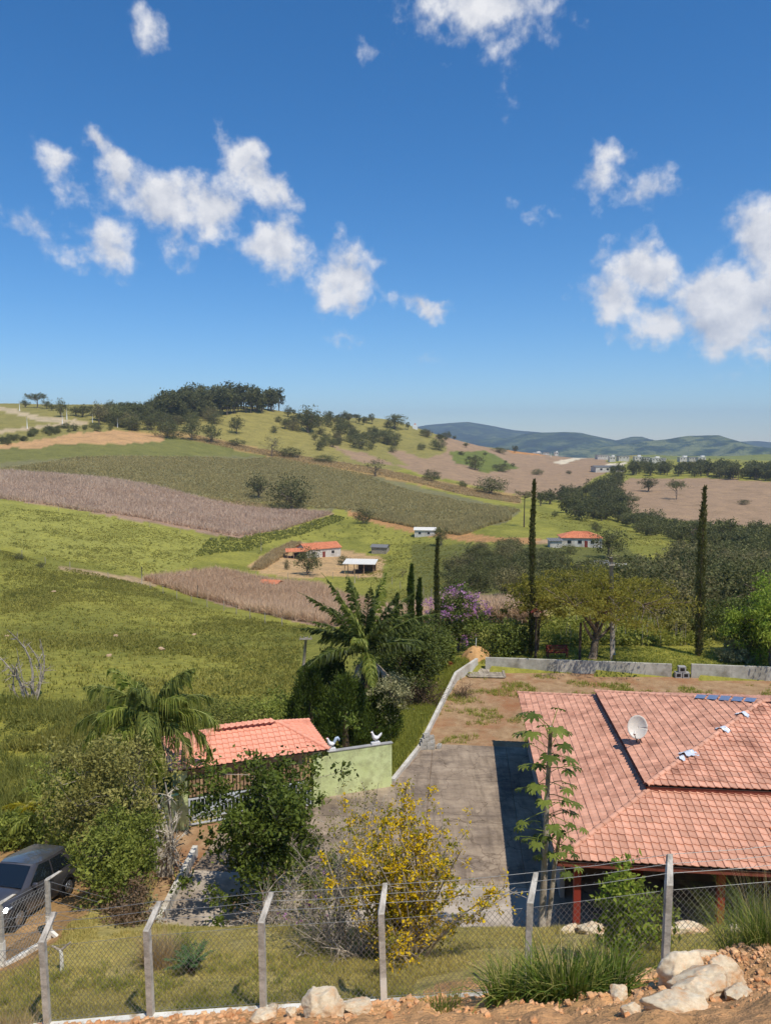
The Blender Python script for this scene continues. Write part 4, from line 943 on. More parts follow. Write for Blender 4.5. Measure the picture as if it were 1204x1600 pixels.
# ------------------------------------------------------------------ parked car
def build_car():
    x0, yf = -11.3, 22.45; zf, zr = hz(x0, yf - 1.25), hz(x0, yf + 1.25)
    root = thing('parked_car', 'dark grey hatchback parked on the dirt street behind the fence', 'car', (x0, yf, (zf + zr) / 2 + .02)); root.rotation_euler = (math.atan2(zr - zf, 2.5), 0, -.16)
    st = [  # y, half width, sill, belt, top (bonnet / tail)
     (-2.02,.60,.34,.52,.60),(-1.98,.70,.24,.58,.70),(-1.88,.78,.20,.66,.78),(-1.60,.83,.19,.76,.88),(-1.20,.85,.19,.84,.96),(-.90,.86,.19,.90,1.01),(-.4,.865,.19,.93,1.0),(.4,.865,.19,.95,1.0),(1.2,.86,.2,.97,1.02),(1.7,.83,.22,.97,1.05),(1.95,.78,.28,.92,1.02),(2.03,.68,.38,.8,.92)]
    rows_ = []
    for y, hw_, a, b, t in st:
        half = [(0, t + .02), (hw_ * .45, t + .012), (hw_ * .78, t - .012), (hw_ * .93, (t + b) / 2), (hw_ * .985, b - .02), (hw_, (a + b) / 2), (hw_ * .975, a + .12), (hw_ * .93, a)]
        rows_.append([(x, y, z) for x, z in half[::-1]] + [(-x, y, z) for x, z in half[1:]])
    mb = MB(); P = np.array(rows_); mb.grid(P)
    for e in (0, -1): c = P[e].mean(0); k = P.shape[1]; i0 = mb.n; mb.add(np.concatenate([P[e], [c]]), [(k, j, j + 1) if e == 0 else (k, j + 1, j) for j in range(k - 1)])
    body = mb.build('body', MAT['car_paint'], root, True)
    # cabin: belt ring to roof ring
    belt = [(-.72,-1.02),(.72,-1.02),(.80,-.5),(.815,.5),(.80,1.5),(.70,1.92),(-.70,1.92),(-.80,1.5),(-.815,.5),(-.80,-.5)]; top = [(-.52,-.28),(.52,-.28),(.60,-.05),(.625,.5),(.60,1.15),(.54,1.5),(-.54,1.5),(-.60,1.15),(-.625,.5),(-.60,-.05)]
    mb = MB(); rows_ = []
    for t in (0, .5, .93, 1.0):
        rows_.append([(b[0] * (1 - t) + p[0] * t + .02 * math.sin(math.pi * t) * np.sign(b[0]), b[1] * (1 - t) + p[1] * t, .96 + (1.43 - .96) * t + (.02 if t == 1 else 0)) for b, p in zip(belt, top)]); rows_[-1].append(rows_[-1][0])
    mb.grid(np.array(rows_)); V = [(x, y, 1.45 + 0 * x) for x, y in top]; ys = np.linspace(-.28, 1.5, 7); R_ = []
    for y in ys:
        w_ = np.interp(y, [-.28, -.05, .5, 1.15, 1.5], [.52, .60, .625, .60, .54]); R_.append([(w_ * q, y, 1.45 + .055 * (1 - q * q) * math.sin(math.pi * np.clip((y + .45) / 2.1, 0, 1))) for q in (-1, -.7, -.35, 0, .35, .7, 1)])
    mb.grid(np.array(R_)); cab = mb.build('cabin', MAT['car_paint'], root, True)
    def pane(name, q, off):
        q = [Vector(v) for v in q]; n_ = (q[1] - q[0]).cross(q[3] - q[0]).normalized() * off; rows_ = []
        for v in np.linspace(0, 1, 5): rows_.append([tuple((q[0] * (1 - u) + q[1] * u) * (1 - v) + (q[3] * (1 - u) + q[2] * u) * v + n_ * (1 + .6 * math.sin(math.pi * u))) for u in np.linspace(0, 1, 7)])
        mb = MB(); mb.grid(np.array(rows_)); return mb.build(name, MAT['car_glass'], root, True)
    pane('windshield', [(-.70,-1.0,1.0),(.70,-1.0,1.0),(.52,-.34,1.405),(-.52,-.34,1.405)], .022)
    pane('rear_window', [(.62,1.86,1.02),(-.62,1.86,1.02),(-.48,1.53,1.38),(.48,1.53,1.38)], .022)
    for s_ in (1, -1):
        for a, b, c, d in (((.775,-.72,1.0),(.822,.36,1.0),(.645,.36,1.385),(.60,-.10,1.385)), ((.824,.44,1.0),(.80,1.4,1.0),(.63,1.05,1.38),(.647,.44,1.385))):
            q = [(v[0] * s_, v[1], v[2]) for v in (a, b, c, d)]; pane('side_window', q if s_ > 0 else [q[1], q[0], q[3], q[2]], .02)
        mb = MB(); mb.add([(s_*.47,-1.985,.60),(s_*.80,-1.80,.655),(s_*.835,-1.56,.745),(s_*.78,-1.72,.76),(s_*.55,-1.95,.68)], [(0,1,2,3,4)] if s_ > 0 else [(4,3,2,1,0)]); V = mb.v[0]; V[:, 0] += s_ * .03; V[:, 1] -= .03
        hl = mb.build('headlight', MAT['lamp_clear'], root); so_ = hl.modifiers.new('t', 'SOLIDIFY'); so_.thickness = .03; so_.offset = -1
        mb = MB(); mb.box((s_ * .93, -.66, 1.02), (.17, .1, .13)); mb.box((s_ * .84, -.64, .98), (.1, .04, .04)); mr_ = mb.build('mirror', MAT['car_paint'], root, True); mr_.modifiers.new('b', 'BEVEL').width = .03
        mb = MB(); mb.box((s_ * .872, .25, .86), (.02, .16, .035)); mb.build('door_handle', MAT['car_paint'], root)
        for y in (-.42, .40, 1.2): mb = MB(); mb.box((s_ * .868, y, .62), (.006, .012, .6)); mb.build('door_gap', MAT['black_plastic'], root)
        for y in (-1.27, 1.27):
            wh = bpy.data.objects.new('wheel', None); C.objects.link(wh); wh.parent = root; wh.location = (s_ * .76, y, .31)
            mb = MB(); mb.tube([(0, 0, 0), (s_ * .118, 0, 0)], .375, 28); mb.build('wheel_arch', MAT['black_plastic'], wh)
            mb = MB(); mb.tube([(-s_ * .06, 0, 0), (s_ * .10, 0, 0), (s_ * .125, 0, 0)], [.31, .31, .285], 28); mb.build('tyre', MAT['black_rubber'], wh, True)
            mb = MB(); mb.tube([(s_ * .10, 0, 0), (s_ * .135, 0, 0)], [.20, .19], 24)
            for k in range(5): a = k * 1.2566; mb.bar((s_ * .14, 0, 0), (s_ * .132, .185 * math.cos(a), .185 * math.sin(a)), .02, .06)
            mb.build('rim', MAT['alloy'], wh)
    mb = MB(); mb.box((0, -2.0, .60), (.9, .06, .05)); mb.box((0, -2.01, .43), (1.0, .06, .14)); mb.build('grille', MAT['black_plastic'], root)
    mb = MB(); mb.box((0, -2.02, .30), (1.36, .10, .075)); bp = mb.build('bumper_trim', MAT['white_paint'], root); bp.modifiers.new('b', 'BEVEL').width = .02
    mb = MB(); mb.box((0, -2.045, .47), (.42, .02, .13)); mb.build('number_plate', MAT['white_paint'], root)
    for a, b in (((-.55, -1.0, 1.03), (.05, -.92, 1.07)), ((.0, -1.0, 1.03), (.55, -.92, 1.07))): mb = MB(); mb.bar(a, b, .02, .02); mb.build('wiper', MAT['black_plastic'], root)
build_car()

# ------------------------------------------------------------------ poles and garden things behind the yard wall
def utility_pole(label, base, top, r0=.14, r1=.09, arms=(), mat='bark_pale', cat='utility pole', name='utility_pole', foot=None):
    base, top = Vector(base), Vector(top); root = thing(name, label, cat, base); d = top - base
    mb = MB(); mb.tube([(0, 0, -.3), tuple(d)], [r0, r1], 9); mb.build('shaft', MAT[mat], root, True)
    for t, L, az in arms:
        c = d * t; mb = MB(); o = Vector((math.cos(az), math.sin(az), 0)) * L / 2; mb.bar(c - o + Vector((0, -.12, 0)), c + o + Vector((0, -.12, 0)), .09, .1); a = mb.build('crossarm', MAT[mat], root)
        for s_ in (-.8, -.3, .3, .8): q = c + o * s_ + Vector((0, -.12, .12)); mb = MB(); mb.tube([tuple(q - Vector((0, 0, .08))), tuple(q + Vector((0, 0, .06)))], [.02, .03], 6); mb.build('insulator', MAT['grey_wall'], a)
    if foot: mb = MB(); mb.tube([(0, 0, .1), (0, 0, .45)], r0 + .01, 9); mb.build('painted_band', MAT[foot], root)
    return root
b = G(471, 1072); utility_pole('pale leaning concrete pole with short crossarm in the pasture', b, W(478, 996, b.y), .13, .09, ((.98, .9, .1),))
b = W(957, 1028, 56.2); b.z = hz(b.x, b.y); utility_pole('weathered wooden pole with yellow foot inside the spreading tree', b, W(954, 871, 56.2), .2, .14, ((.93, .5, .3),), 'wood_grey', foot='yellow_paint')
for px, y0, h_, lab in ((905, 56.0, 2.9, 'dark wooden post beside the thick curved trunk'), (836, 56.5, 3.3, 'slim dark post with a small bird house on top')):
    p = W(px, 1024, y0); p.z = hz(p.x, p.y); root = thing('wooden_post', lab, 'post', p); mb = MB(); mb.tube([(0, 0, -.2), (.02, 0, h_)], [.11, .09], 8); mb.build('shaft', MAT['bark_dark'], root)
    if 'bird' in lab:
        mb = MB(); mb.box((0, 0, h_ + .16), (.4, .36, .34)); mb.build('box', MAT['wood'], root)
        for s_ in (-1, 1): mb = MB(); mb.box((s_ * .2, 0, h_ + .4), (.5, .5, .03), M=Matrix.Rotation(s_ * .6, 4, 'Y')); mb.build('roof_board', MAT['wood_red'], root)
p = W(870, 1021, 56.8); p.z = hz(p.x, p.y); bench = thing('garden_bench', 'red-brown slatted wooden bench on the lawn behind the wall', 'bench', p, .03)
for k in range(4): mb = MB(); mb.box((0, .28, .52 + k * .12), (1.65, .03, .09)); mb.build('back_slat', MAT['wood_red'], bench)
for k in range(4): mb = MB(); mb.box((0, -.16 + k * .12, .44), (1.6, .09, .03)); mb.build('seat_slat', MAT['wood_red'], bench)
for s_ in (-.74, .74):
    for y in (-.15, .26): mb = MB(); mb.box((s_, y, .35 if y < 0 else .45), (.07, .06, .8 if y < 0 else 1.0)); mb.build('leg', MAT['wood_red'], bench)
    mb = MB(); mb.box((s_, .04, .68), (.07, .5, .05)); mb.build('armrest', MAT['wood_red'], bench)

# ------------------------------------------------------------------ farm buildings in the valley
def gable(name, label, px, py, w, d, h, rise, rz, wall, roofm, cat='farm building', open_=False, over=.4, windows=(), hipped=False, chim=False, mono=False, dz=0, door=None):
    p = G(px, py); p.z = min(hz(p.x + a, p.y + c) for a in (-w/3, 0, w/3) for c in (-d/3, 0, d/3)) + dz; root = thing(name, label, cat, p, rz)
    hw_, hd = w / 2, d / 2
    if open_:
        for x in np.linspace(-hw_ + .15, hw_ - .15, 4):
            for y in (-hd + .15, hd - .15): mb = MB(); mb.box((x, y, h / 2 - .3), (.16, .16, h + .6)); mb.build('post', MAT['wood'], root)
        mb = MB(); mb.box((hw_ * .35, hd - .3, h * .35), (w * .6, .1, h * .7)); mb.box((-hw_ * .2, .3, .5), (w * .3, 1.2, 1.0)); mb.build('partition', MAT['bark_dark'], root)
    else:
        for c, s in (((0, -hd, h / 2 - .4), (w, .15, h + .8)), ((0, hd, h / 2 - .4), (w, .15, h + .8)), ((-hw_ + .08, 0, h / 2 - .4), (.15, d - .3, h + .8)), ((hw_ - .08, 0, h / 2 - .4), (.15, d - .3, h + .8))):
            mb = MB(); mb.box(c, s); mb.build('wall', MAT[wall], root)
        for x, sz in windows:
            mb = MB(); mb.box((x, -hd - .085, h * .58), (sz, .03, sz * .9)); wn = mb.build('window', MAT['window_dark'], root)
            mb = MB(); mb.box((x, -hd - .1, h * .58 - sz * .5), (sz + .2, .1, .08)); mb.build('sill', MAT['white_paint'], wn)
        if door is not None: mb = MB(); mb.box((door, -hd - .085, 1.0), (.9, .03, 2.0)); mb.build('door', MAT['wood_red'], root)
    a, b = hw_ + over, hd + over; t = .12
    rf = bpy.data.objects.new('roof', None); C.objects.link(rf); rf.parent = root
    if mono: slabs = [[(-a, -b, h), (a, -b, h), (a, b, h + rise), (-a, b, h + rise)]]
    elif hipped:
        r = b; slabs = [[(-a, -b, h), (a, -b, h), (a - r, 0, h + rise), (-a + r, 0, h + rise)], [(a, b, h), (-a, b, h), (-a + r, 0, h + rise), (a - r, 0, h + rise)], [(a, -b, h), (a, b, h), (a - r, 0, h + rise)], [(-a, b, h), (-a, -b, h), (-a + r, 0, h + rise)]]
    else: slabs = [[(-a, -b, h), (a, -b, h), (a, 0, h + rise), (-a, 0, h + rise)], [(a, b, h), (-a, b, h), (-a, 0, h + rise), (a, 0, h + rise)]]
    for q in slabs:
        mb = MB(); k = len(q); V = q + [(x, y, z + t) for x, y, z in q]; mb.v.append(np.array(V)); mb.t.append(np.full(2 * k, .5)); mb.n = 2 * k
        mb.f += [np.array([list(range(k))[::-1]]), np.array([list(range(k, 2 * k))]), np.array([(i, (i + 1) % k, k + (i + 1) % k, k + i) for i in range(k)])]; mb.m += [np.zeros(1, int), np.zeros(1, int), np.zeros(k, int)]
        if len(q) == 4:     # raised tile or sheet courses running down the slope
            A_, B_, C_, D_ = [np.array(v) for v in q]; m_ = int(2 * a / .7)
            for i in range(1, m_):
                s_ = i / m_; lo = A_ + (B_ - A_) * s_; hi_ = D_ + (C_ - D_) * s_; up_ = np.array([0, 0, t + .03]); mb.tube([lo + up_, hi_ + up_], .07, 4, cap=False)
        mb.build('roof_slope', MAT[roofm], rf)
    if not open_ and not mono and not hipped:
        for s_ in (-1, 1): mb = MB(); mb.add([(s_ * (hw_ - .08), -hd, h), (s_ * (hw_ - .08), hd, h), (s_ * (hw_ - .08), 0, h + rise - .02)], [(0, 1, 2)]); mb.build('gable_end', MAT[wall], root)
    return root
gable('farmhouse', 'white farmhouse with orange tiled roof in the valley farmyard', 498, 868, 12, 7, 2.9, 1.5, .55, 'white_plaster', 'clay_far', 'house', windows=((-3.5, 1.0), (3.2, 1.0)), door=0)
gable('porch', 'small open porch with orange tiles beside the valley farmhouse', 463, 873, 6, 4.5, 2.6, .7, .2, 'white_plaster', 'clay_far', 'porch', open_=True)
gable('open_shed', 'open cattle shed with flat white sheet roof in valley farmyard', 563, 895, 8.2, 5.4, 3.0, .5, -.12, 'wood', 'roof_white', 'shed', open_=True, mono=True)
gable('shed', 'small grey-roofed shed in green pasture behind the cattle shed', 594, 864, 5.0, 4.0, 2.2, .7, -.25, 'wood_grey', 'roof_grey', 'shed')
gable('hut', 'tiny hut with orange tiled roof at the edge of the dry corn', 424, 919, 4.2, 3.2, 1.3, .6, -.3, 'wood', 'clay_far', 'hut')
gable('barn', 'low barn with pale brown roof beside the orange track', 664, 838, 7.4, 5.0, 2.4, .8, -.12, 'white_plaster', 'roof_white', 'barn', windows=((-1.8, .9), (1.4, .9)))
gable('farmhouse', 'white house with red tiled hip roof on the far green slope', 905, 853, 11.5, 7, 2.8, 1.5, -.08, 'white_plaster', 'clay_far', 'house', windows=((-3.6, 1.1), (-.6, 1.1), (3, 1.1)), hipped=True, door=1.2)
gable('shed', 'small white lean-to left of the house on the green slope', 866, 856, 3.4, 3, 2.0, .4, 0, 'white_plaster', 'roof_grey', 'shed', mono=True)
gable('shed', 'tumbledown grey shack below the house on the slope', 938, 888, 3.2, 2.4, 1.3, .4, .15, 'wood_grey', 'roof_grey', 'shed')
gable('shed', 'low white-roofed shack among bushes above the spreading tree', 966, 893, 2.6, 2, 1.1, .3, -.2, 'wood_grey', 'roof_white', 'shed', mono=True)

gable('warehouse', 'long low white warehouse beside the pale road in front of the wood', 948, 737, 26, 12, 4.5, 1.2, .1, 'white_plaster', 'roof_grey', 'warehouse', windows=((-8, 2), (-2, 2), (4, 2)))
# ------------------------------------------------------------------ crops and pasture cover (nobody could count them)
def scatter_px(poly, n_, rs, ymin=0, ymax=1e9):
    """ground points spread evenly over the patch of ground that a picture outline covers"""
    q = GG(np.array(poly, float)); poly_w = [(a, b) for a, b, _ in q]
    x0, x1 = min(p[0] for p in poly_w), max(p[0] for p in poly_w); y0, y1 = min(p[1] for p in poly_w), max(p[1] for p in poly_w)
    out = np.zeros((0, 2))
    for _ in range(12):
        P = rs.rand(n_ * 2, 2) * np.array([x1 - x0, y1 - y0]) + np.array([x0, y0]); P = P[in_poly(poly_w, P[:, 0], P[:, 1])]; out = np.concatenate([out, P])
        if len(out) >= n_: break
    out = out[:n_]; return np.stack([out[:, 0], out[:, 1], H(out[:, 0], out[:, 1])], 1)
def crop(name, label, poly, n_, h, w, mat, seed, per=5, rows_az=.5, row_sp=None, lean=.35):
    rs = np.random.RandomState(seed); P = scatter_px(poly, n_, rs)
    if row_sp:      # planted in rows
        o = np.array([math.cos(rows_az), math.sin(rows_az)]); q = P[:, :2] @ np.array([-o[1], o[0]]); q2 = np.round(q / row_sp) * row_sp + rs.randn(len(q)) * row_sp * .08
        P[:, 0] += -o[1] * (q2 - q); P[:, 1] += o[0] * (q2 - q); P[:, 2] = H(P[:, 0], P[:, 1])
    mb = MB(); B = np.repeat(P, per, 0) + rs.randn(len(P) * per, 3) * np.array([.12, .12, .02]); hh = np.repeat(h * (.75 + .35 * fbm(P[:, 0] * .06, P[:, 1] * .06)) * rs.uniform(.85, 1.12, len(P)), per)
    T = np.clip(np.repeat(rs.rand(len(P)) * .5 + .5 * fbm(P[:, 0] * .05, P[:, 1] * .05), per) + rs.randn(len(B)) * .12, 0, 1)
    blades(mb, B, hh, w, rs, lean, 2, tint=T); o = mb.build(name, MAT[mat]); tag(o, label, kind='stuff'); return o
crop('corn_field', 'dry brown corn standing in front of the valley farm', [(225,908),(340,893),(400,906),(430,914),(500,918),(560,942),(690,956),(690,975),(500,976),(350,944)], 22000, 2.0, .11, 'corn_stalk', 1, 6, .35, 1.0, .75)
crop('corn_field', 'strip of dry brown corn behind the purple flowering tree', [(690,956),(760,955),(840,957),(840,980),(690,976)], 5000, 2.0, .12, 'corn_stalk', 2, 6, .35, 1.0, .75)
crop('corn_field', 'broad band of dry pinkish-brown corn crossing the left hillside', [(-60,738),(0,738),(520,802),(372,840),(140,801),(0,780),(-60,768)], 30000, 2.0, .19, 'corn_dry', 3, 5, .2, 1.3, .75)
crop('crop_field', 'dull green crop covering the middle hillside', [(-40,736),(0,733),(120,716),(430,716),(560,740),(812,799),(780,816),(700,822),(600,804),(520,796),(250,768)], 36000, 1.2, .26, 'crop_green', 4, 4, .2, 1.6, .8)
crop('crop_edge', 'tall dark green crop along the lower edge of the hillside field', [(560,800),(620,806),(700,820),(790,800),(800,812),(720,838),(640,826),(580,812)], 6000, 1.7, .3, 'crop_green', 5, 5)
crop('field_margin', 'fringe of green plants along the foot of the dry corn', [(330,842),(372,842),(520,806),(545,812),(500,828),(420,852),(390,862),(300,870)], 1500, .6, .3, 'weed', 6, 6)
crop('track_verge', 'tan dry grass bank along the upper edge of the green crop', [(300,680),(430,706),(620,740),(812,778),(812,786),(620,750),(430,715),(300,688)], 9000, 1.0, .4, 'grass_dry', 7, 4, lean=.9)
crop('dry_bank', 'bank of tan dry grass at the left of the farmyard', [(392,892),(425,866),(455,851),(472,852),(446,868),(412,892)], 2200, 1.3, .22, 'grass_dry', 8, 5, lean=1.0)
def pasture():
    rs = np.random.RandomState(21); mb = MB()
    areas = [([(0,862),(110,890),(230,915),(480,978),(470,1060),(440,1110),(300,1130),(140,1120),(0,1180)], 34000, .30, .16), ([(0,790),(140,806),(330,846),(300,880),(230,905),(120,888),(0,850)], 8000, .3, .22), ([(600,850),(700,850),(760,880),(700,930),(600,935),(560,905)], 7000, .3, .2), ([(820,800),(950,812),(1060,850),(1120,880),(1000,880),(880,830)], 5000, .3, .25), ([(0,1180),(140,1130),(180,1180),(120,1260),(60,1320),(0,1320)], 6000, .5, .12)]
    for poly, k, h_, w_ in areas:
        P = scatter_px(poly, k, rs); d = fbm(P[:, 0] * .09, P[:, 1] * .09); keep = rs.rand(len(P)) < sstep(.34, .62, d) + .15; P = P[keep]
        B = np.repeat(P, 4, 0) + rs.randn(len(P) * 4, 3) * np.array([.18, .18, .01]); T = np.repeat(np.clip(fbm(P[:, 0] * .05 + 3, P[:, 1] * .05) + rs.randn(len(P)) * .15, 0, 1), 4)
        blades(mb, B, h_, w_, rs, .7, 1, tint=T)
    tag(mb.build('pasture_grass', MAT['pasture_grass']), 'tufted grass over the pastures', kind='stuff')
    mb = MB()
    for poly, k, sz in (([(0,862),(110,890),(230,915),(480,978),(470,1060),(440,1105),(300,1125),(140,1115),(0,1170)], 170, .8), ([(300,980),(480,985),(470,1060),(440,1110),(340,1110),(320,1040)], 120, 1.0), ([(0,1120),(140,1110),(190,1160),(130,1250),(60,1320),(0,1330)], 110, .7), ([(0,790),(140,806),(330,846),(300,880),(230,905),(120,888),(0,850)], 120, 1.2), ([(560,820),(640,835),(740,860),(700,900),(620,900),(590,860)], 200, 1.0), ([(330,830),(500,812),(600,825),(560,850),(400,870)], 160, 1.2)):
        P = scatter_px(poly, k, rs); P[:, 2] += .2 * sz
        clumps(mb, P, .6 * sz * rs.uniform(.4, 1.5, len(P)), 44, .2 * sz, rs, .5, zs=.55)
    tag(mb.build('pasture_weeds', MAT['weed']), 'low weeds and brush dotting the pastures', kind='stuff')
pasture()

# ------------------------------------------------------------------ far and middle-distance trees
FAR = {}
def far_proto(kind):
    out = []; D_, S_ = (.55, 1.5) if '~' in kind else (1, 1)
    P = {'round': dict(h=1, R=.5, base=.18, tr=.045, ncl=80*D_, per=26, leaf=.05*S_, rc=.27, asp=.62),
         'tall': dict(h=1, R=.30, base=.3, tr=.03, ncl=60*D_, per=22, leaf=.05*S_, rc=.30, asp=.6),
         'umbrella': dict(h=1, R=.95, base=.55, tr=.05, ncl=80*D_, per=24, leaf=.06*S_, rc=.20, asp=.6, zs=.4, lump=.15),
         'bush': dict(h=1, R=.72, base=.0, tr=.04, ncl=100*D_, per=28, leaf=.055*S_, rc=.25, asp=.62, power=.35),
         'thin': dict(h=1, R=.52, base=.25, tr=.04, ncl=40*D_, per=14, leaf=.05*S_, rc=.3, asp=.55)}[kind.split('~')[0]]
    P['ncl'] = int(P['ncl'])
    for s_ in range(5):
        tk, cr = make_tree(900 + s_ * 7 + len(kind), nlimb=5, **P)
        for ver, lm in (('', 'leaf_far'), ('_o', 'leaf_far_olive')):
            mb = MB()
            for src, mi in ((tk, 0), (cr, 1)):
                off = mb.n; mb.v += src.v; mb.t += src.t; mb.n += src.n; mb.f += [f + off for f in src.f]; mb.m += [np.full(len(f), mi) for f in src.f]
            out.append((ver, mb.mesh('far_tree', [MAT['bark'], MAT[lm]]), (tk, cr)))
    return out
def far_tree(name, label, cat, px, py, hpx, wpx=None, kind='round', group=None, olive=False, seed=0, p=None):
    if kind not in FAR: FAR[kind] = far_proto(kind)
    r = random.Random(seed * 77 + int(px) * 13 + int(py)); L = [m_ for v, m_, _ in FAR[kind] if (v == '_o') == olive]
    if p is None: p = G(px, py)
    h_ = hpx * depth(p) / FPX if hpx > 0 else -hpx; base_w = {'round': 1.0, 'tall': .6, 'umbrella': 1.9, 'bush': 1.44, 'thin': 1.04}[kind]
    w_ = h_ * (base_w if wpx is None else wpx / hpx) / base_w
    o = inst(r.choice(L), name, None, Vector(p) - Vector((0, 0, .02 * h_)), r.uniform(0, 6.28), (w_, w_, h_)); return tag(o, label, cat, group)
T = far_tree
T('umbrella_tree', 'flat-topped umbrella tree on the skyline at far left', 'tree', 58, 638, 23, 38, 'umbrella')
T('tree', 'rounded dark tree on the skyline beside the pale street posts', 'tree', 96, 652, 28, 20, 'round')
T('tree', 'pinkish dome-shaped tree below the street at upper left', 'tree', 194, 668, 17, 24, 'round', olive=True)
T('tree', 'grey-green tree at the left end of the hilltop wood', 'tree', 157, 664, 36, 28, 'round', olive=True)
for k, (px, py, h_, w_) in enumerate(((40,637,12,16),(74,640,14,16),(82,642,10,14),(118,650,16,22),(130,652,20,22),(143,650,17,18),(172,648,22,18))):
    T('tree', 'small skyline tree between the umbrella tree and the hilltop wood', 'tree', px, py, h_, w_, 'round', 'skyline trees at upper left')
SOLO = [('lone round tree in the middle of the green hillside pasture',370,678,28,26,'round',0),('larger dark tree at the foot of the hilltop wood',330,692,32,32,'round',0),('dark tree left of the larger tree below the wood',300,688,30,30,'round',0),
 ('wide dark thicket tree below the hilltop wood',262,684,26,54,'bush',0),('low bush below the lone hillside tree',370,698,12,28,'bush',0),('small round bush high on the hillside pasture',428,678,11,13,'bush',0),('small bush near the top of the hillside pasture',435,661,9,14,'bush',0),
 ('pale thin tree on the track verge',425,714,34,30,'thin',1),('low hedge of bushes right of the pale thin tree',453,714,15,46,'bush',0),('long low bush on the verge above the green crop',507,722,11,44,'bush',0),('round bush on the lower hillside pasture',500,704,15,18,'bush',0),
 ('tree cluster on the shoulder of the hill',482,676,40,50,'round',0),('small tree on the shoulder right of the cluster',530,688,26,28,'round',0),('dark broad tree above the small brown field',563,702,26,40,'bush',0),('dark tree right of the broad dark tree',600,694,22,34,'bush',0),
 ('bare-looking tree on the verge at the end of the green crop',587,745,30,38,'thin',0),('dark bushy pair of trees, narrower one left',403,780,38,36,'round',0),('big round dark tree at the edge of the brown corn',455,796,52,72,'bush',0),
 ('round tree below the green crop edge',567,818,24,32,'bush',0),('tree on the dirt track by the pale-roofed barn',688,852,30,24,'round',0),('dense dark green tree standing in the brown field',766,772,27,56,'bush',0),('small tree on the edge of the brown field',674,753,20,32,'bush',0),
 ('little bush near the dense dark tree',722,762,11,18,'bush',0),('tree inside the green island of the brown field',742,734,24,30,'bush',0),('bush at the right end of the green island',785,737,13,30,'bush',0),('long bush in the brown field',838,742,9,22,'bush',0),('tiny bush in the brown field',888,741,6,10,'bush',0),
 ('leaning tree on the right brown field, left of two',1012,768,24,28,'round',0),('spreading tree on the right brown field, right of two',1055,781,30,32,'umbrella',0),('low bush at the left of the right brown field',990,783,8,20,'bush',0),('low bush at the right of the right brown field',1162,789,8,20,'bush',0),
 ('small bush at the top of the green slope',930,832,17,20,'bush',0),('round tree beside the house on the green slope',950,872,46,58,'round',0),('bushy tree in front of the slope house',890,866,16,28,'bush',0),('small bush below the lowest brown field corner',983,810,11,14,'bush',0),
 ('dark tree in front of the valley farmhouse',482,900,42,44,'round',0),('clipped dark bush by the valley farmyard',448,890,16,10,'bush',0),('bush left of the white cattle shed',536,884,15,22,'bush',0),('dead tangled bush in the farm pasture',628,902,14,18,'thin',1),
 ('tree on the ridge left of the white tower',617,672,24,34,'round',0),('flat-topped tree on the ridge',556,662,14,18,'umbrella',0),('dark bush below the white tower',684,704,20,28,'bush',0),('bush on the brown field edge',727,700,8,10,'round',0),('small tree by the distant houses',804,708,12,10,'round',0),('bush beside the distant houses',780,708,9,26,'bush',0),
 ('small bush on the green slope beside the tall pine',866,808,10,10,'bush',0),('dark bush at pasture boundary left',30,874,10,18,'bush',0),('second dark bush along the pasture boundary',64,888,9,14,'bush',0),('small dark bush by the dry corn corner',305,896,9,11,'bush',0)]
for lab, px, py, h_, w_, kd, ol in SOLO: T('tree' if 'tree' in lab or 'thicket' in lab else 'bush', lab, 'tree' if 'tree' in lab or 'thicket' in lab else 'bush', px, py, h_, w_, kd, None, bool(ol))
def wood(label, group, poly, n_, hm, kinds, seed, olive=.2, name='tree', ymin=0, mass=False):
    rs = random.Random(seed); P = []; mb = MB()
    xs = [p[0] for p in poly]; ys = [p[1] for p in poly]
    while len(P) < n_:
        px, py = rs.uniform(min(xs), max(xs)), rs.uniform(min(ys), max(ys))
        if in_poly(poly, np.array([px]), np.array([py]))[0]: P.append((px, py))
    for x, y, z in GG(np.array(P)):
        if y < ymin: continue
        if mass:        # far-off wood that reads as one mass: one object
            kd = rs.choice(kinds) + '~'
            if kd not in FAR: FAR[kd] = far_proto(kd)
            src = rs.choice(FAR[kd])[2]; h_ = rs.uniform(*hm); a = rs.uniform(0, 6.28); q, k_ = math.cos(a), math.sin(a); R_ = np.array([[q, -k_, 0], [k_, q, 0], [0, 0, 1]]) * h_; t0 = rs.uniform(-.25, .25)
            for sm, mi in ((src[0], 0), (src[1], 1)):
                off = mb.n; mb.v += [v @ R_.T + np.array([x, y, z - .02 * h_]) for v in sm.v]; mb.t += [np.clip(t + t0, 0, 1) for t in sm.t]; mb.n += sm.n; mb.f += [f + off for f in sm.f]; mb.m += [np.full(len(f), mi) for f in sm.f]
            continue
        T(name, label, 'tree', x * 7, y * 7, -rs.uniform(*hm), None, rs.choice(kinds), group, rs.random() < olive, seed, p=(x, y, z))
    if mass: tag(mb.build(name, [MAT['bark'], MAT['leaf_far']]), label, kind='stuff')
wood('lower left end of the dark wood on the far hill', None, [(150,660),(200,648),(262,640),(270,655),(200,668),(160,668)], 46, (8, 13), ['round', 'tall', 'bush'], 14, name='woodland', mass=True)
wood('dark wood crowning the far hill', None, [(250,650),(290,638),(330,635),(440,638),(440,644),(360,650),(262,662)], 100, (13, 23), ['round', 'tall', 'tall'], 1, name='woodland', mass=True)
wood('tree low on the near edge of the hilltop wood', 'trees below the hilltop wood', [(170,664),(260,655),(340,648),(345,662),(260,676),(180,672)], 34, (7, 11), ['round', 'bush'], 2)
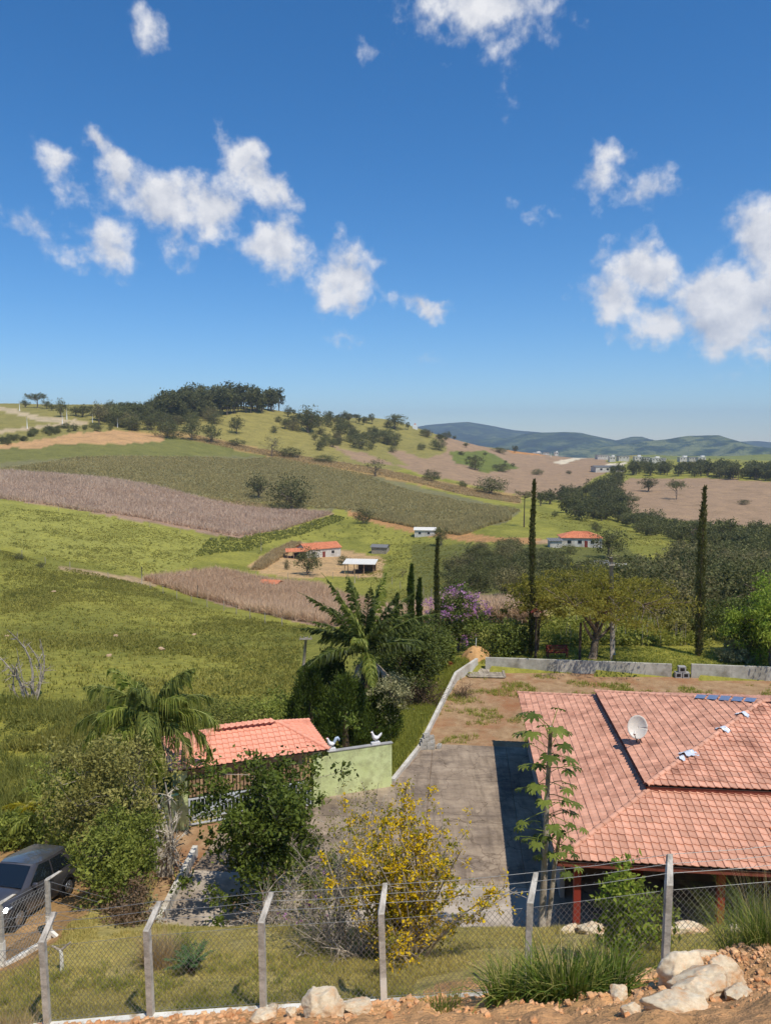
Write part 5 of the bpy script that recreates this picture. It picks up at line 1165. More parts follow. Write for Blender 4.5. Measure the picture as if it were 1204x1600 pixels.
wood('diagonal strip of wood between the two brown fields', 'trees of the diagonal wood', [(842,790),(880,775),(930,768),(950,752),(985,748),(955,770),(980,795),(975,815),(920,818),(870,805)], 80, (5, 9), ['round', 'bush'], 3, name='woodland', mass=True)
wood('long dark wood above the right brown field', 'trees of the wood beyond the right field', [(945,748),(1000,745),(1204,752),(1240,754),(1240,742),(1100,738),(1000,738),(960,742)], 120, (7.5, 12.5), ['round', 'round', 'tall'], 4, .1, name='woodland', mass=True)
wood('thick wood along the valley below the right brown field', 'trees of the valley wood', [(950,812),(1000,812),(1060,828),(1240,834),(1240,900),(1160,890),(1080,862),(1000,835)], 130, (3.5, 7), ['round', 'bush'], 5, .25, name='woodland', mass=True)
wood('tree in the thick woods at the valley bottom on the right', 'trees of the lower right wood', [(1000,905),(1080,880),(1130,880),(1240,905),(1240,985),(1000,975),(960,950)], 85, (3.2, 6.2), ['round', 'bush', 'bush'], 6, .4)
wood('tree in the wood behind the spreading tree', 'trees of the central wood', [(700,900),(740,862),(800,862),(850,880),(880,900),(980,905),(980,940),(800,945),(720,940)], 72, (3, 5.5), ['round', 'bush'], 7, .3)
wood('bush in the scrub above the central wood', 'scrub above the central wood', [(728,858),(800,850),(850,868),(900,880),(960,890),(1000,880),(1000,900),(800,890)], 26, (1.8, 3.4), ['bush'], 8, .3, 'bush')
wood('bush in the scrub between the hillside pastures', 'scrub on the hill shoulder', [(430,662),(520,655),(560,675),(640,686),(690,698),(640,710),(560,705),(500,700)], 52, (4, 9), ['bush', 'round'], 9, .2, 'bush')
wood('small tree on the ridge left of the white tower', 'trees along the ridge', [(450,650),(560,662),(640,668),(640,674),(560,668),(450,660)], 22, (6, 11), ['round', 'tall'], 10, .1)
wood('small tree on the ridge right of the white tower', 'trees right of the tower', [(655,678),(700,684),(720,690),(700,692),(660,686)], 10, (4, 8), ['round', 'bush'], 11, .1)
wood('dark strip of scrub below the upper street', 'scrub below the upper street', [(0,690),(100,668),(200,664),(215,674),(120,676),(0,700)], 44, (2, 4.5), ['bush'], 12, .1, 'scrub', mass=True)
wood('bush in the green island of the brown field', 'scrub in the field island', [(702,706),(760,706),(806,730),(760,736),(712,722)], 10, (2, 4), ['bush'], 13, .2, 'bush')
def araucaria():
    p = G(818, 824); h_ = 56 * depth(p) / FPX; root = thing('pine_tree', 'tall lone pine with flat tiered crown above the green slope', 'pine tree', p); rs = np.random.RandomState(2)
    mb = MB(); mb.tube([(0, 0, -.3), (.1, 0, h_ * .96)], [.28, .12], 7); tr = MB()
    cr = MB()
    for k in range(26):
        a = rs.rand() * 6.28; z = h_ * rs.uniform(.80, .97); L = 3.4 * rs.uniform(.5, 1.1); e = np.array([math.cos(a) * L, math.sin(a) * L, z + .5]); mb.tube(bend((0, 0, z - .3), e, rs, 4, .05, -.06), [.07, .06, .05, .03], 4)
        clumps(cr, e[None], .75, 30, .4, rs, .4, zs=.6)
    mb.build('trunk', MAT['bark_dark'], root); cr.build('crown', MAT['leaf_far'], root)
araucaria()

# ------------------------------------------------------------------ far town, tower, street posts, pasture posts
gt = [(757,697,9,'pale house at the left end of the far ridge'),(768,698,6,'smaller pale house on the far ridge'),(783,699,9,'cream house above the brown field'),(838,707,11,'grey unfinished block above the brown field'),(852,708,8,'white block right of the unfinished one'),(868,710,5,'tiny white house near the pale road'),(940,718,16,'long white house by the pale road bend'),(955,722,8,'square white house beside the long one'),(972,721,14,'grey-white warehouse in the far town'),(995,722,10,'white town house left of the dark wood'),(1008,723,8,'small white town house over the wood'),(1023,724,12,'white town house above the wood edge'),(1035,724,6,'narrow white town house'),(1066,722,12,'low white town house right part'),(1080,722,10,'white town house with grey roof'),(1094,722,10,'pale town house at far right of the row')]
for k, (px, py, w_, lab) in enumerate(gt):
    p = G(px, py); p = W(px, py, min(max(p.y, 650), 1150)); p.z = hz(p.x, p.y); y0 = p.y
    s_ = depth(p) / FPX; w = w_ * s_ * 1.15; h_ = (5.2 if k % 3 else 6.5); zt = W(px, py - 6, y0).z; hh = min(max(6.0, zt - p.z), 9.0)
    root = thing('town_house', lab, 'house', p); mb = MB(); mb.box((0, 0, hh / 2 - 1), (w, w * .8, hh + 2)); mb.build('wall', MAT['white_plaster'], root)
    mb = MB(); mb.box((0, 0, hh + .15), (w + .6, w * .8 + .6, .3)); 
    if k % 2: mb.box((w * .2, 0, hh + 1.1), (w * .4, w * .4, 1.6))
    mb.build('roof', MAT['roof_white' if k % 2 else 'roof_grey'], root)
    for j in range(max(2, int(w / 3))):
        mb = MB(); mb.box((-w / 2 + (j + .5) * w / max(2, int(w / 3)), -w * .4 - .03, hh - 1.8), (1.3, .06, 1.2)); mb.build('window', MAT['window_dark'], root)
p = W(648, 678, 790); p.z = hz(p.x, p.y); tw = thing('white_tower', 'small white tower among trees on the ridge', 'tower', p); s_ = depth(p) / FPX
zt = W(648, 664, 790).z - p.z
mb = MB(); mb.box((0, 0, zt * .38 - 1), (8 * s_, 5 * s_, zt * .76 + 2)); mb.build('base', MAT['white_paint'], tw); mb = MB(); mb.box((0, 0, zt * .9), (3.4 * s_, 3 * s_, zt * .5)); mb.build('shaft', MAT['white_paint'], tw); mb = MB(); mb.tube([(0, 0, zt * 1.15), (0, 0, zt * 1.45)], [2.2 * s_, .05], 4); mb.build('cap', MAT['orange_tile'], tw)
for px, py, hpx, lab in ((31,642,16,'pale street post at the bend of the upper street'),(43,670,19,'pale street post on the lower street, leftmost'),(98,664,19,'pale street post, left of the close pair'),(105,656,18,'pale street post, right of the close pair'),(145,661,15,'pale street post beside the grey-green tree'),(184,668,15,'pale street post left of the pinkish tree'),(672,682,9,'thin white post right of the tower'),(860,715,8,'white post by the pale road')):
    p = G(px, py); h_ = hpx * depth(p) / FPX; utility_pole(lab, p, p + Vector((0, 0, h_)), .22, .14, (), 'white_paint', 'street post', 'street_post')
p = G(346, 634); h_ = 52 * depth(p) / FPX; root = thing('radio_mast', 'thin radio mast above the hilltop wood', 'mast', p); mb = MB(); mb.tube([(0, 0, 0), (0, 0, h_)], [.35, .15], 5); mb.build('shaft', MAT['white_metal'], root); mb = MB(); mb.box((.5, 0, h_ * .93), (1.6, .6, 1.8)); mb.build('antenna', MAT['white_metal'], root)
def posts_line(label, group, pts, step, hm, name='fence_post', r=.07, mat='wood_grey', rs=random.Random(5)):
    pts = [G(*p) for p in pts]; me = MB(); me.tube([(0, 0, -.3), (0, 0, 1)], [r, r * .85], 6); me = me.mesh('fence_post', MAT[mat])
    for a, b in zip(pts[:-1], pts[1:]):
        L = (b - a).length; k = max(1, int(L / step))
        for j in range(k):
            q = a + (b - a) * (j / k); q.z = hz(q.x, q.y); o = inst(me, name, None, q, rs.random(), (1, 1, hm * rs.uniform(.85, 1.15))); o.rotation_euler[0] = rs.uniform(-.06, .06); tag(o, label, 'fence post', group)
posts_line('thin wooden fence post along the upper edge of the near pasture', 'posts along the near pasture edge', [(0, 862), (110, 892), (230, 918)], 7, 1.5)
posts_line('thin wooden fence post in front of the dry valley corn', 'posts in front of the valley corn', [(235, 920), (350, 955), (470, 985)], 6, 1.5)
posts_line('thin fence post at the foot of the upper brown corn', 'posts below the upper corn', [(0, 783), (140, 806), (330, 845), (520, 812)], 9, 1.5)
posts_line('thin fence post around the farm pasture', 'posts of the farm pasture', [(400, 900), (450, 906), (520, 905), (600, 905), (640, 925), (720, 935)], 7, 1.5)
for px, py, hpx, lab in ((222,914,28,'tall pale post at the corner of the near pasture'),(309,934,20,'leaning pale stake in the near pasture'),(554,912,24,'tall thin pole in the farmyard'),(408,862,22,'grey pole on the bank left of the farm')):
    p = G(px, py); utility_pole(lab, p, p + Vector((.05, 0, hpx * depth(p) / FPX)), .10, .07, (), 'wood_grey', 'pole', 'pole')
for px, py, s_, lab in ((181,996,1,'pale boulder in the near pasture, upper of the left pair'),(252,1017,1.0,'rounded pale boulder in the middle of the near pasture'),(170,1027,.8,'small pale boulder low in the near pasture'),(11,996,.7,'pale stone at the left edge of the pasture'),(303,993,.7,'pale stone high in the near pasture'),(84,927,.6,'small pale stone near the pasture boundary')):
    pass

# ------------------------------------------------------------------ rocks
def rock_mesh(seed, sub=5, nplane=22, rough=.075, name='rock', mat='rock'):
    bm = bmesh.new(); bmesh.ops.create_icosphere(bm, subdivisions=sub, radius=1); rs = np.random.RandomState(seed)
    N_ = unit(rs.randn(nplane, 3)); D_ = rs.uniform(.62, .95, nplane); V = unit(np.array([tuple(v.co) for v in bm.verts]))
    r = np.min(np.where(V @ N_.T > .05, D_ / np.maximum(V @ N_.T, .05), 9), 1); r = np.minimum(r, 1.15)
    f1 = fbm(V[:, 0] * 3 + seed, V[:, 1] * 3 + V[:, 2] * 2.3); f2 = fbm(V[:, 0] * 9 + seed, V[:, 2] * 9 + V[:, 1] * 7)
    P = V * (r * (1 + (f1 - .5) * rough * 4 + (f2 - .5) * rough * 1.6))[:, None]
    for v, p in zip(bm.verts, P): v.co = p
    me = bpy.data.meshes.new(name); bm.to_mesh(me); bm.free(); me.materials.append(MAT[mat]); me.polygons.foreach_set('use_smooth', [True] * len(me.polygons)); 
    return me
def rock(label, p, s, seed, rz=0, sink=.3, mat='rock', group=None, tilt=0):
    o = bpy.data.objects.new('rock', rock_mesh(seed, mat=mat)); C.objects.link(o); p = Vector(p); o.location = p + Vector((0, 0, s[2] * (1 - 2 * sink))); o.scale = s; o.rotation_euler = (tilt, 0, rz)
    return tag(o, label, 'rock', group)
for px, py, s_, lab in ((181,996,.75,'pale boulder in the near pasture, upper of the left pair'),(252,1017,.8,'rounded pale boulder in the middle of the near pasture'),(170,1027,.62,'small pale boulder low in the near pasture'),(11,996,.6,'pale stone at the left edge of the pasture'),(303,993,.55,'pale stone high in the near pasture'),(84,927,.7,'small pale stone near the pasture boundary')):
    rock(lab, G(px, py), (s_ * .55, s_ * .45, s_ * .32), int(px), .3, mat='pasture_rock')
def near(px, py, y):   # ground point under a picture column at a given distance
    p = W(px, py, y); p.z = hz(p.x, y); return p
for px, py, y, s, sd, rz, lab in (
 (1100,1550,13.1,(.50,.34,.30),1,.2,'broad pale boulder at the bottom of the rock heap'),(1050,1585,12.6,(.40,.30,.20),2,-.3,'pale flat boulder at the left foot of the rock heap'),
 (1070,1542,13.5,(.44,.32,.36),3,.5,'pale sloping boulder left in the rock heap'),(1126,1540,13.45,(.40,.30,.34),4,.1,'pale boulder right in the rock heap'),(1150,1560,12.9,(.26,.2,.14),5,.9,'small pale rock right of the rock heap'),
 (1085,1560,12.75,(.34,.26,.2),15,.4,'pale angular rock low in the middle of the rock heap'),
 (985,1585,12.6,(.16,.12,.10),6,0,'small pale stone at the edge of the red earth, right of the grass'),(968,1560,13.0,(.2,.15,.13),7,1,'pale stone between tall grass and rock heap'),
 (505,1588,13.6,(.46,.34,.33),8,.2,'large pale boulder below the fence'),(424,1585,13.8,(.17,.14,.15),9,.5,'small pale rock at the foot of a fence post'),(560,1576,13.9,(.30,.2,.12),10,.1,'flat pale rock right of the large boulder'),(410,1596,13.5,(.22,.16,.14),11,.8,'orange-stained rock left of the large boulder'),(455,1590,13.6,(.13,.12,.10),12,.1,'small stone between boulder and fence post'),
 (1066,1456,19.3,(.60,.3,.28),13,.1,'white rock lying in front of the house veranda'),(925,1452,19.6,(.46,.3,.25),14,.2,'white rock beside the veranda pillar'),(1150,1458,19.2,(.3,.2,.18),16,.2,'small white rock near the right veranda pillar'),(890,1450,19.8,(.3,.2,.16),17,.6,'pale stone behind the fork-trunked papaya')):
    rock(lab, G(px, py) if py > 1500 else near(px, py, y), s, sd, rz, .3)
o = rock('flat pale stone balanced on top of the rock heap', W(1103, 1497, 12.9), (.30, .22, .13), 31, .3, .5)
def clods():
    rs = np.random.RandomState(5); mb = MB(); base = [rock_mesh(200 + k, 1, 10) for k in range(4)]; BV = []; BF = []
    for b in base:
        BV.append(np.array([tuple(v.co) for v in b.vertices])); BF.append(np.array([tuple(p.vertices) for p in b.polygons])); bpy.data.meshes.remove(b)
    px = np.concatenate([rs.uniform(-20, 1240, 2600), rs.uniform(940, 1240, 1900)]); 
    x = rs.uniform(-7.5, 8, 9500); x[5500:] = rs.uniform(2.6, 8, 4000); y = np.interp(x, FX, FY) + .15 - np.abs(rs.randn(len(x))) * np.where(np.arange(len(x)) % 3 > 0, 2.2, .7); y = np.maximum(y, 9); z = H(x, y)
    s_ = .012 + .07 * rs.rand(len(x)) ** 6 + .010 * rs.rand(len(x))
    for k in range(len(x)):
        j = k % 4; mb.add(BV[j] * s_[k] * np.array([1, 1, .7]) + np.array([x[k], y[k], z[k] + s_[k] * .2]), BF[j], rs.rand())
    tag(mb.build('earth_clods', MAT['red_earth']), 'loose red earth and stones along the fence foot', kind='stuff')
clods()

# ------------------------------------------------------------------ grass near the camera
def lawn():
    rs = np.random.RandomState(31); mb = MB(); n_ = 150000
    x = rs.uniform(-14, 9.5, n_); yf = np.interp(x, FX, FY); y = yf + rs.rand(n_) ** .9 * (21.0 - yf) ; 
    bare = fbm(x * .8, y * .8) + .25 * np.exp(-((x - 1.7) / 1.0) ** 2 - ((y - 14.8) / 1.0) ** 2) * 2
    k = (bare < .63) & ~((x < -9) & (y > 18.6)); x, y = x[k], y[k]; z = H(x, y)
    hgt = .045 + .10 * sstep(.42, .62, fbm(x * .7 + 8, y * .7)); T_ = np.clip(fbm(x * .5 + 2, y * .5) * 1.1 - .1 + rs.randn(len(x)) * .18, 0, 1)
    blades(mb, np.stack([x, y, z], 1), hgt, .02, rs, 1.25, 1, tint=T_)
    tag(mb.build('bank_grass', MAT['grass_short']), 'short dry grass on the bank behind the fence', kind='stuff')
    mb = MB(); n_ = 1500; x = rs.uniform(-9, 8.5, n_); yf = np.interp(x, FX, FY); y = yf + .1 + rs.rand(n_) ** 1.6 * 3.5; k = fbm(x * .6 + 30, y * .6) > .5; x, y = x[k], y[k]
    B = np.repeat(np.stack([x, y, H(x, y)], 1), 14, 0) + rs.randn(len(x) * 14, 3) * np.array([.06, .06, 0]); blades(mb, B, .20, .014, rs, .7, 2)
    tag(mb.build('grass_tufts', MAT['grass_green']), 'greener grass tufts near the fence', kind='stuff')
    mb = MB(); n_ = 5200; x = rs.uniform(-26, -9.3, n_); y = rs.uniform(29.5, 47, n_); k = fbm(x * .4 + 7, y * .4) > .36; x, y = x[k], y[k]     # rank weeds on the rough slope above the street
    B = np.repeat(np.stack([x, y, H(x, y)], 1), 9, 0) + rs.randn(len(x) * 9, 3) * np.array([.16, .16, 0]); blades(mb, B, .55 * np.repeat(.5 + 1.2 * fbm(x * .3, y * .3), 9), .045, rs, .6, 2, tint=np.clip(np.repeat(fbm(x * .25 + 4, y * .25) * 1.3 - .15, 9) + rs.randn(len(B)) * .15, 0, 1))
    tag(mb.build('slope_weeds', MAT['weed']), 'rank weeds on the rough slope above the parked car', kind='stuff')
    mb = MB()   # weeds on the bare yard and along the walls
    n_ = 9000; x = rs.uniform(2, 30, n_); y = rs.uniform(41, 55, n_); d = fbm(x * .45 + 4, y * .7) + .16 * np.exp(-((y - 49.5) / 1.4) ** 2); k = in_poly(YARD, x, y) & (d > .60); x, y = x[k], y[k]
    B = np.repeat(np.stack([x, y, 0 * x], 1), 8, 0) + rs.randn(len(x) * 8, 3) * np.array([.09, .09, 0]); blades(mb, B, .24, .035, rs, .7, 1); 
    n_ = 7000; y = rs.uniform(36, 57, n_); x = np.interp(y, [36, 40.3, 47.6, 52.3, 57], [.2, 1.6, 3.4, 4.7, 6.8]) - .2 - np.abs(rs.randn(n_)) * 1.1; B = np.repeat(np.stack([x, y, H(x, y)], 1), 6, 0) + rs.randn(n_ * 6, 3) * np.array([.1, .1, 0]); blades(mb, B, .34, .035, rs, .6, 1)
    n_ = 9000; x = rs.uniform(7, 38, n_); y = 55.6 - (x - 7) * .135 + rs.rand(n_) ** 1.4 * 6; B = np.repeat(np.stack([x, y, H(x, y)], 1), 4, 0) + rs.randn(n_ * 4, 3) * np.array([.1, .1, 0]); blades(mb, B, .16, .05, rs, .7, 1)
    tag(mb.build('yard_weeds', MAT['grass_green']), 'green weeds and grass patches around the bare yard', kind='stuff')
lawn()
def tussock(name, label, p, n_, L, w, lean, mat, rad, seed, cat='grass clump', seg=4, stems=0):
    rs = np.random.RandomState(seed); root = thing(name, label, cat, p); mb = MB(); a = rs.rand(n_) * 6.28; r = rad * rs.rand(n_) ** .6
    x, y = r * np.cos(a), r * np.sin(a); z = H(x + p[0], y + p[1]) - p[2]; blades(mb, np.stack([x, y, z], 1), L, w, rs, lean, seg, az=a + rs.randn(n_) * .9); mb.build('leaves', MAT[mat], root)
    if stems:
        mb = MB(); k = stems; a = rs.rand(k) * 6.28; x, y = rad * .7 * np.cos(a) * rs.rand(k), rad * .7 * np.sin(a) * rs.rand(k); blades(mb, np.stack([x, y, H(x + p[0], y + p[1]) - p[2]], 1), L * 1.3, w * .5, rs, lean * .6, seg, az=a, tint=np.full(k, .95)); mb.build('seed_stems', MAT['grass_dry'], root)
tussock('tall_grass', 'tall green grass clump on the red earth before the rock heap', near(880, 1600, 11.9), 560, .86, .032, .9, 'grass_tall', .55, 1, stems=30)
tussock('tall_grass', 'tall green grass clump below the fence post, left of the biggest clump', near(800, 1600, 12.2), 340, .76, .028, .9, 'grass_tall', .45, 2, stems=20)
tussock('tall_grass', 'tall grass clump at the bottom edge, right of the biggest clump', near(950, 1600, 12.0), 300, .8, .030, .9, 'grass_tall', .35, 3, stems=14)
tussock('tall_grass', 'thin grass clump at the bottom edge near the yellow bush', near(690, 1610, 12.6), 150, .42, .014, .8, 'grass_tall', .35, 4, stems=16)
tussock('tall_grass', 'feathery tall grass at the right edge beside the fence', near(1195, 1530, 13.6), 900, 1.35, .012, .55, 'grass_tall', .75, 5, stems=140, seg=5)
tussock('tall_grass', 'feathery tall grass right of the rock heap, lower clump', near(1215, 1580, 12.9), 500, .9, .013, .6, 'grass_tall', .6, 6, stems=60, seg=5)
tussock('dry_grass', 'brown seeding grass at the bottom left corner', near(8, 1605, 13.2), 420, .45, .010, .6, 'grass_dry', .6, 7)
tussock('ornamental_grass', 'clump of dry ornamental grass behind the fence', near(248, 1500, 17.6), 700, .85, .012, .6, 'grass_dry', .35, 8, seg=5)
tussock('ornamental_grass', 'greenish dry grass clump right of the ornamental grass', near(282, 1478, 18.3), 350, .6, .012, .6, 'grass_tall', .25, 9, seg=4)
def cycad():
    p = near(300, 1510, 17.0); root = thing('cycad', 'dark spiky cycad on the grass bank', 'cycad', p); rs = np.random.RandomState(4); mb = MB(); mb.tube([(0, 0, -.1), (0, 0, .15)], [.12, .1], 8); mb.build('trunk', MAT['bark_dark'], root)
    for k in range(20): mb = MB(); frond(mb, (0, 0, .12), k * 2.4, rs.uniform(.55, .75), rs.uniform(.5, 1.25), .7, 24, .13, .02, rs, hang=.1, plane=.9); mb.build('frond', MAT['cycad'], root)
cycad()
p = near(278, 1362, 27.3); root = thing('agave', 'yellow-striped agave in the planting bed by the gate', 'agave', p); rs = np.random.RandomState(3)
for k in range(18): mb = MB(); a = k * 2.4; blades(mb, np.zeros((1, 3)), .75, .10, rs, .9, 4, az=np.array([a])); mb.build('leaf', MAT['agave'], root)

# ------------------------------------------------------------------ shrubs and trees near the camera
def leafy(name, label, p, seed, cat='tree', trunk='bark', crown='leaf_mid', group=None, **kw): return plant(name, label, cat, p, seed, trunk, crown, 0, group, **kw)
leafy('citrus_shrub', 'bright green young citrus shrub just behind the fence', near(972, 1525, 15.6), 3, 'shrub', 'bark', 'leaf_bright', h=2.2, R=.72, base=.15, tr=.03, ncl=60, per=26, leaf=.14, asp=.5, rc=.30, nlimb=7, lump=.3)
leafy('dark_shrub', 'darker shrub hidden behind the bright citrus shrub', near(1012, 1500, 16.8), 4, 'shrub', 'bark', 'leaf_mid', h=1.5, R=.65, base=.1, tr=.03, ncl=40, per=24, leaf=.12, rc=.3)
leafy('green_tree', 'dense dark green tree in front of the gatehouse', near(425, 1425, 26.2), 12, 'tree', 'bark_pale', 'leaf_deep', h=5.9, R=2.35, base=.7, tr=.12, ncl=170, per=90, leaf=.17, asp=.55, rc=.19, nlimb=10, power=.42, lump=.6)
def yellow_bush():
    p = near(640, 1500, 17.4); root = thing('yellow_bush', 'yellow flowering bush with arching twigs behind the fence', 'bush', p); rs = np.random.RandomState(6); tk, fl, lf = MB(), MB(), MB()
    for k in range(58):
        a = rs.rand() * 6.28; r = rs.uniform(.3, 2.55); top = np.array([math.cos(a) * r, math.sin(a) * r * .8, rs.uniform(1.5, 4.5) * (1 - .09 * r)])
        if math.cos(a) < 0: top[0] *= .8
        st = np.array([rs.randn() * .12, rs.randn() * .12, -.1]); B = bend(st, top, rs, 9, .07, .05); tk.tube(B, np.linspace(.035, .008, 9), 5, cap=False)
        for j in range(14):
            t = rs.uniform(.25, 1.0); i = int(t * 7.9); s0 = B[i] + (B[i + 1] - B[i]) * (t * 8 - i if t * 8 - i < 1 else .5); e = s0 + unit(rs.randn(3) + np.array([0, 0, .5])) * rs.uniform(.2, .6); tk.tube([s0, (s0 + e) / 2 + rs.randn(3) * .03, e], [.009, .006, .003], 3, cap=False)
            m_ = rs.randint(12, 34); q = s0 + (e - s0) * rs.rand(m_, 1) + rs.randn(m_, 3) * .045
            cards(fl if rs.rand() < .68 else lf, q, .066, rs, .75)
    tk.build('twigs', MAT['bark_pale'], root); fl.build('flowers', MAT['petal_yellow'], root); lf.build('leaves', MAT['leaf_yellow'], root)
yellow_bush()
def bare_bush(label, p, seed, n_, rad, h_, leafn, mat='bark_pale', flowers=0, bias=(0, 0), leafmat='leaf_olive', name='bare_bush', thick=.03):
    root = thing(name, label, 'bush', p); rs = np.random.RandomState(seed); tk, lf, fl = MB(), MB(), MB()
    for k in range(n_):
        a = rs.rand() * 6.28; r = rad * rs.uniform(.3, 1.0); e = np.array([math.cos(a) * r + bias[0], math.sin(a) * r * .7 + bias[1], h_ * rs.uniform(.25, 1.0)]); s0 = np.array([rs.randn() * .25, rs.randn() * .2, -.1])
        B = bend(s0, e, rs, 7, .10, .05); th = thick * rs.uniform(.5, 1.2); tk.tube(B, np.linspace(th, th * .25, 7), 5, rs.rand(), cap=False)
        for j in range(7):
            i = rs.randint(2, 6); d = unit(B[i] - B[i - 1] + rs.randn(3) * .6); e2 = B[i] + d * rs.uniform(.3, .9); m_ = (B[i] + e2) / 2 + rs.randn(3) * .06; tk.tube([B[i], m_, e2], [th * .35, th * .25, .003], 4, rs.rand(), cap=False)
            for _ in range(2): e3 = m_ + unit(d + rs.randn(3) * .7) * rs.uniform(.2, .5); tk.tube([m_, e3], [th * .2, .002], 3, rs.rand(), cap=False)
            if leafn: q = e2 + rs.randn(leafn, 3) * .16; cards(lf, q, .09, rs, .5)
            if flowers and rs.rand() < flowers: cards(fl, e2 + rs.randn(6, 3) * .04, .07, rs, .9)
    tk.build('twigs', MAT[mat], root)
    if lf.n: lf.build('leaves', MAT[leafmat], root)
    if fl.n: fl.build('flowers', MAT['petal_purple'], root)
bare_bush('grey leafless bush with pale branches and a few purple flowers', near(520, 1470, 19.2), 5, 40, 1.7, 2.7, 4, flowers=.06, thick=.02)
bare_bush('tall greyish twiggy shrub in front of the lime green wall', near(548, 1400, 27.0), 8, 40, 1.7, 4.2, 9, leafmat='leaf_olive')
bare_bush('twiggy dry shrub under the dense green tree', near(440, 1455, 21.5), 9, 30, 1.6, 2.0, 4, leafmat='leaf_brown')
bare_bush('dead grey branch tangle against the fence under yellow bush', near(560, 1480, 17.8), 10, 16, 1.3, 1.3, 0, bias=(-.5, 0))
# the dense planting between street and gate
leafy('olive_tree', 'olive green tree with dry patches left of the gatehouse', near(165, 1400, 25.6), 21, 'tree', 'bark_pale', 'leaf_olive', h=5.6, R=2.0, base=.9, tr=.10, ncl=150, per=70, leaf=.13, rc=.22, nlimb=9, lump=.3)
leafy('round_shrub', 'dense bright-leaved green shrub beside the parked car', near(182, 1430, 22.6), 22, 'shrub', 'bark', 'leaf_mid', h=2.9, R=1.35, base=.2, tr=.05, ncl=120, per=70, leaf=.12, rc=.22, nlimb=7, power=.35)
leafy('leafy_shrub', 'dark shrub between the olive tree and the whitish trunk', near(205, 1400, 25.2), 23, 'shrub', 'bark', 'leaf_dark', h=3.4, R=1.1, base=.2, tr=.05, ncl=80, per=60, leaf=.13, rc=.25)
leafy('hedge_shrub', 'shrub hanging over the car roof', near(122, 1330, 27.2), 24, 'shrub', 'bark', 'leaf_mid', h=4.2, R=1.5, base=.3, tr=.06, ncl=110, per=60, leaf=.14, rc=.24)
leafy('olive_shrub', 'low brownish shrub under the round shrub by the wire fence', near(200, 1455, 21.4), 25, 'shrub', 'bark_pale', 'leaf_brown', h=1.7, R=1.2, base=.0, tr=.04, ncl=60, per=50, leaf=.10, rc=.26)
leafy('dry_shrub', 'dry straw-coloured shrub at the foot of the whitish trunk', near(215, 1440, 23.4), 26, 'shrub', 'bark_pale', 'leaf_pale', h=1.6, R=.6, base=.0, tr=.03, ncl=40, per=40, leaf=.10, rc=.3)
bare_bush('whitish branching dead tree in front of the lime green pillar', near(248, 1345, 28.2), 12, 16, 1.1, 4.6, 5, thick=.10, mat='bark_white', leafmat='leaf_brown', name='dead_tree')
for k, (px, py, y, h_, R_, mt, lab) in enumerate(((120,1215,37,1.3,1.1,'leaf_olive','low olive bush behind the olive tree'),(30,1300,30,1.3,1.3,'leaf_mid','low fern-like bush behind the car'),(370,1110,43,1.5,2.6,'weed','clipped green hedge bush behind the gatehouse roof, left part'),(425,1105,43.5,1.7,2.3,'leaf_mid','clipped green hedge bush behind the gatehouse roof, right part'))):
    leafy('bush', lab, near(px, py, y), 40 + k, 'bush', 'bark', mt, h=h_, R=R_, base=0, tr=.05, ncl=90, per=60, leaf=.16, rc=.25, power=.35)

# palms
def palm(label, p, h_, nf, L, mats, seed, droop=(1.2, 2.0), el=(.2, 1.4), ll=.75, hang=.5, tr=.16, dead=0, nleaf=44, lw=.05, trunkmat='bark', azs=None):
    root = thing('palm', label, 'palm', p); rs = np.random.RandomState(seed); T = bend((0, 0, -.2), (0, 0, h_), rs, 8, .02)
    mb = MB(); mb.tube(T, np.linspace(tr * 1.2, tr * .8, 8), 10); mb.build('trunk', MAT[trunkmat], root, True)
    for k in range(nf):
        t = (k + .5) / nf; e0 = el[1] + (el[0] - el[1]) * t; mb = MB(); az = k * 2.39996 + rs.randn() * .15 if azs is None else azs[k % len(azs)] + rs.randn() * .1
        frond(mb, (0, 0, h_ - .1 + .1 * rs.rand()), az, L * rs.uniform(.85, 1.1), e0, droop[0] + (droop[1] - droop[0]) * t, nleaf, ll, lw, rs, hang=hang); mb.build('frond', MAT[mats[k % len(mats)]], root)
    for k in range(dead):
        mb = MB(); frond(mb, (0, 0, h_ - .35), rs.rand() * 6.28, L * .6, -.5, .9, 30, ll * .8, lw * .8, rs, hang=.9); mb.build('dead_frond', MAT['dry_frond'], root)
p = near(240, 1345, 29.4); palm('drooping feather palm with dry grey fronds beside the gatehouse roof', p, W(237, 1125, 29.4).z - p.z, 26, 3.1, ['leaf_palm', 'leaf_palm_light'], 5, (1.2, 2.1), (-.15, 1.35), .95, .95, .14, 6, 72, .03, 'bark_pale')
p = W(570, 1018, 43.0); gz_ = hz(p.x, p.y); palm('tall upright feather palm above the dark conifers', (p.x, p.y, gz_), p.z - gz_, 26, 4.7, ['leaf_palm_dark', 'leaf_palm_dark', 'leaf_palm_dark', 'leaf_palm_light'], 9, (.3, 1.1), (.15, 1.5), .85, .6, .26, 4, 90, .05, 'bark_dark')
p = near(70, 1300, 29.0); palm('small yellowish palm behind the car roof', p, 1.6, 9, 1.9, ['leaf_yellow', 'leaf_palm_light'], 14, (1.0, 1.6), (.4, 1.3), .55, .6, .08, 0, 36, .035)

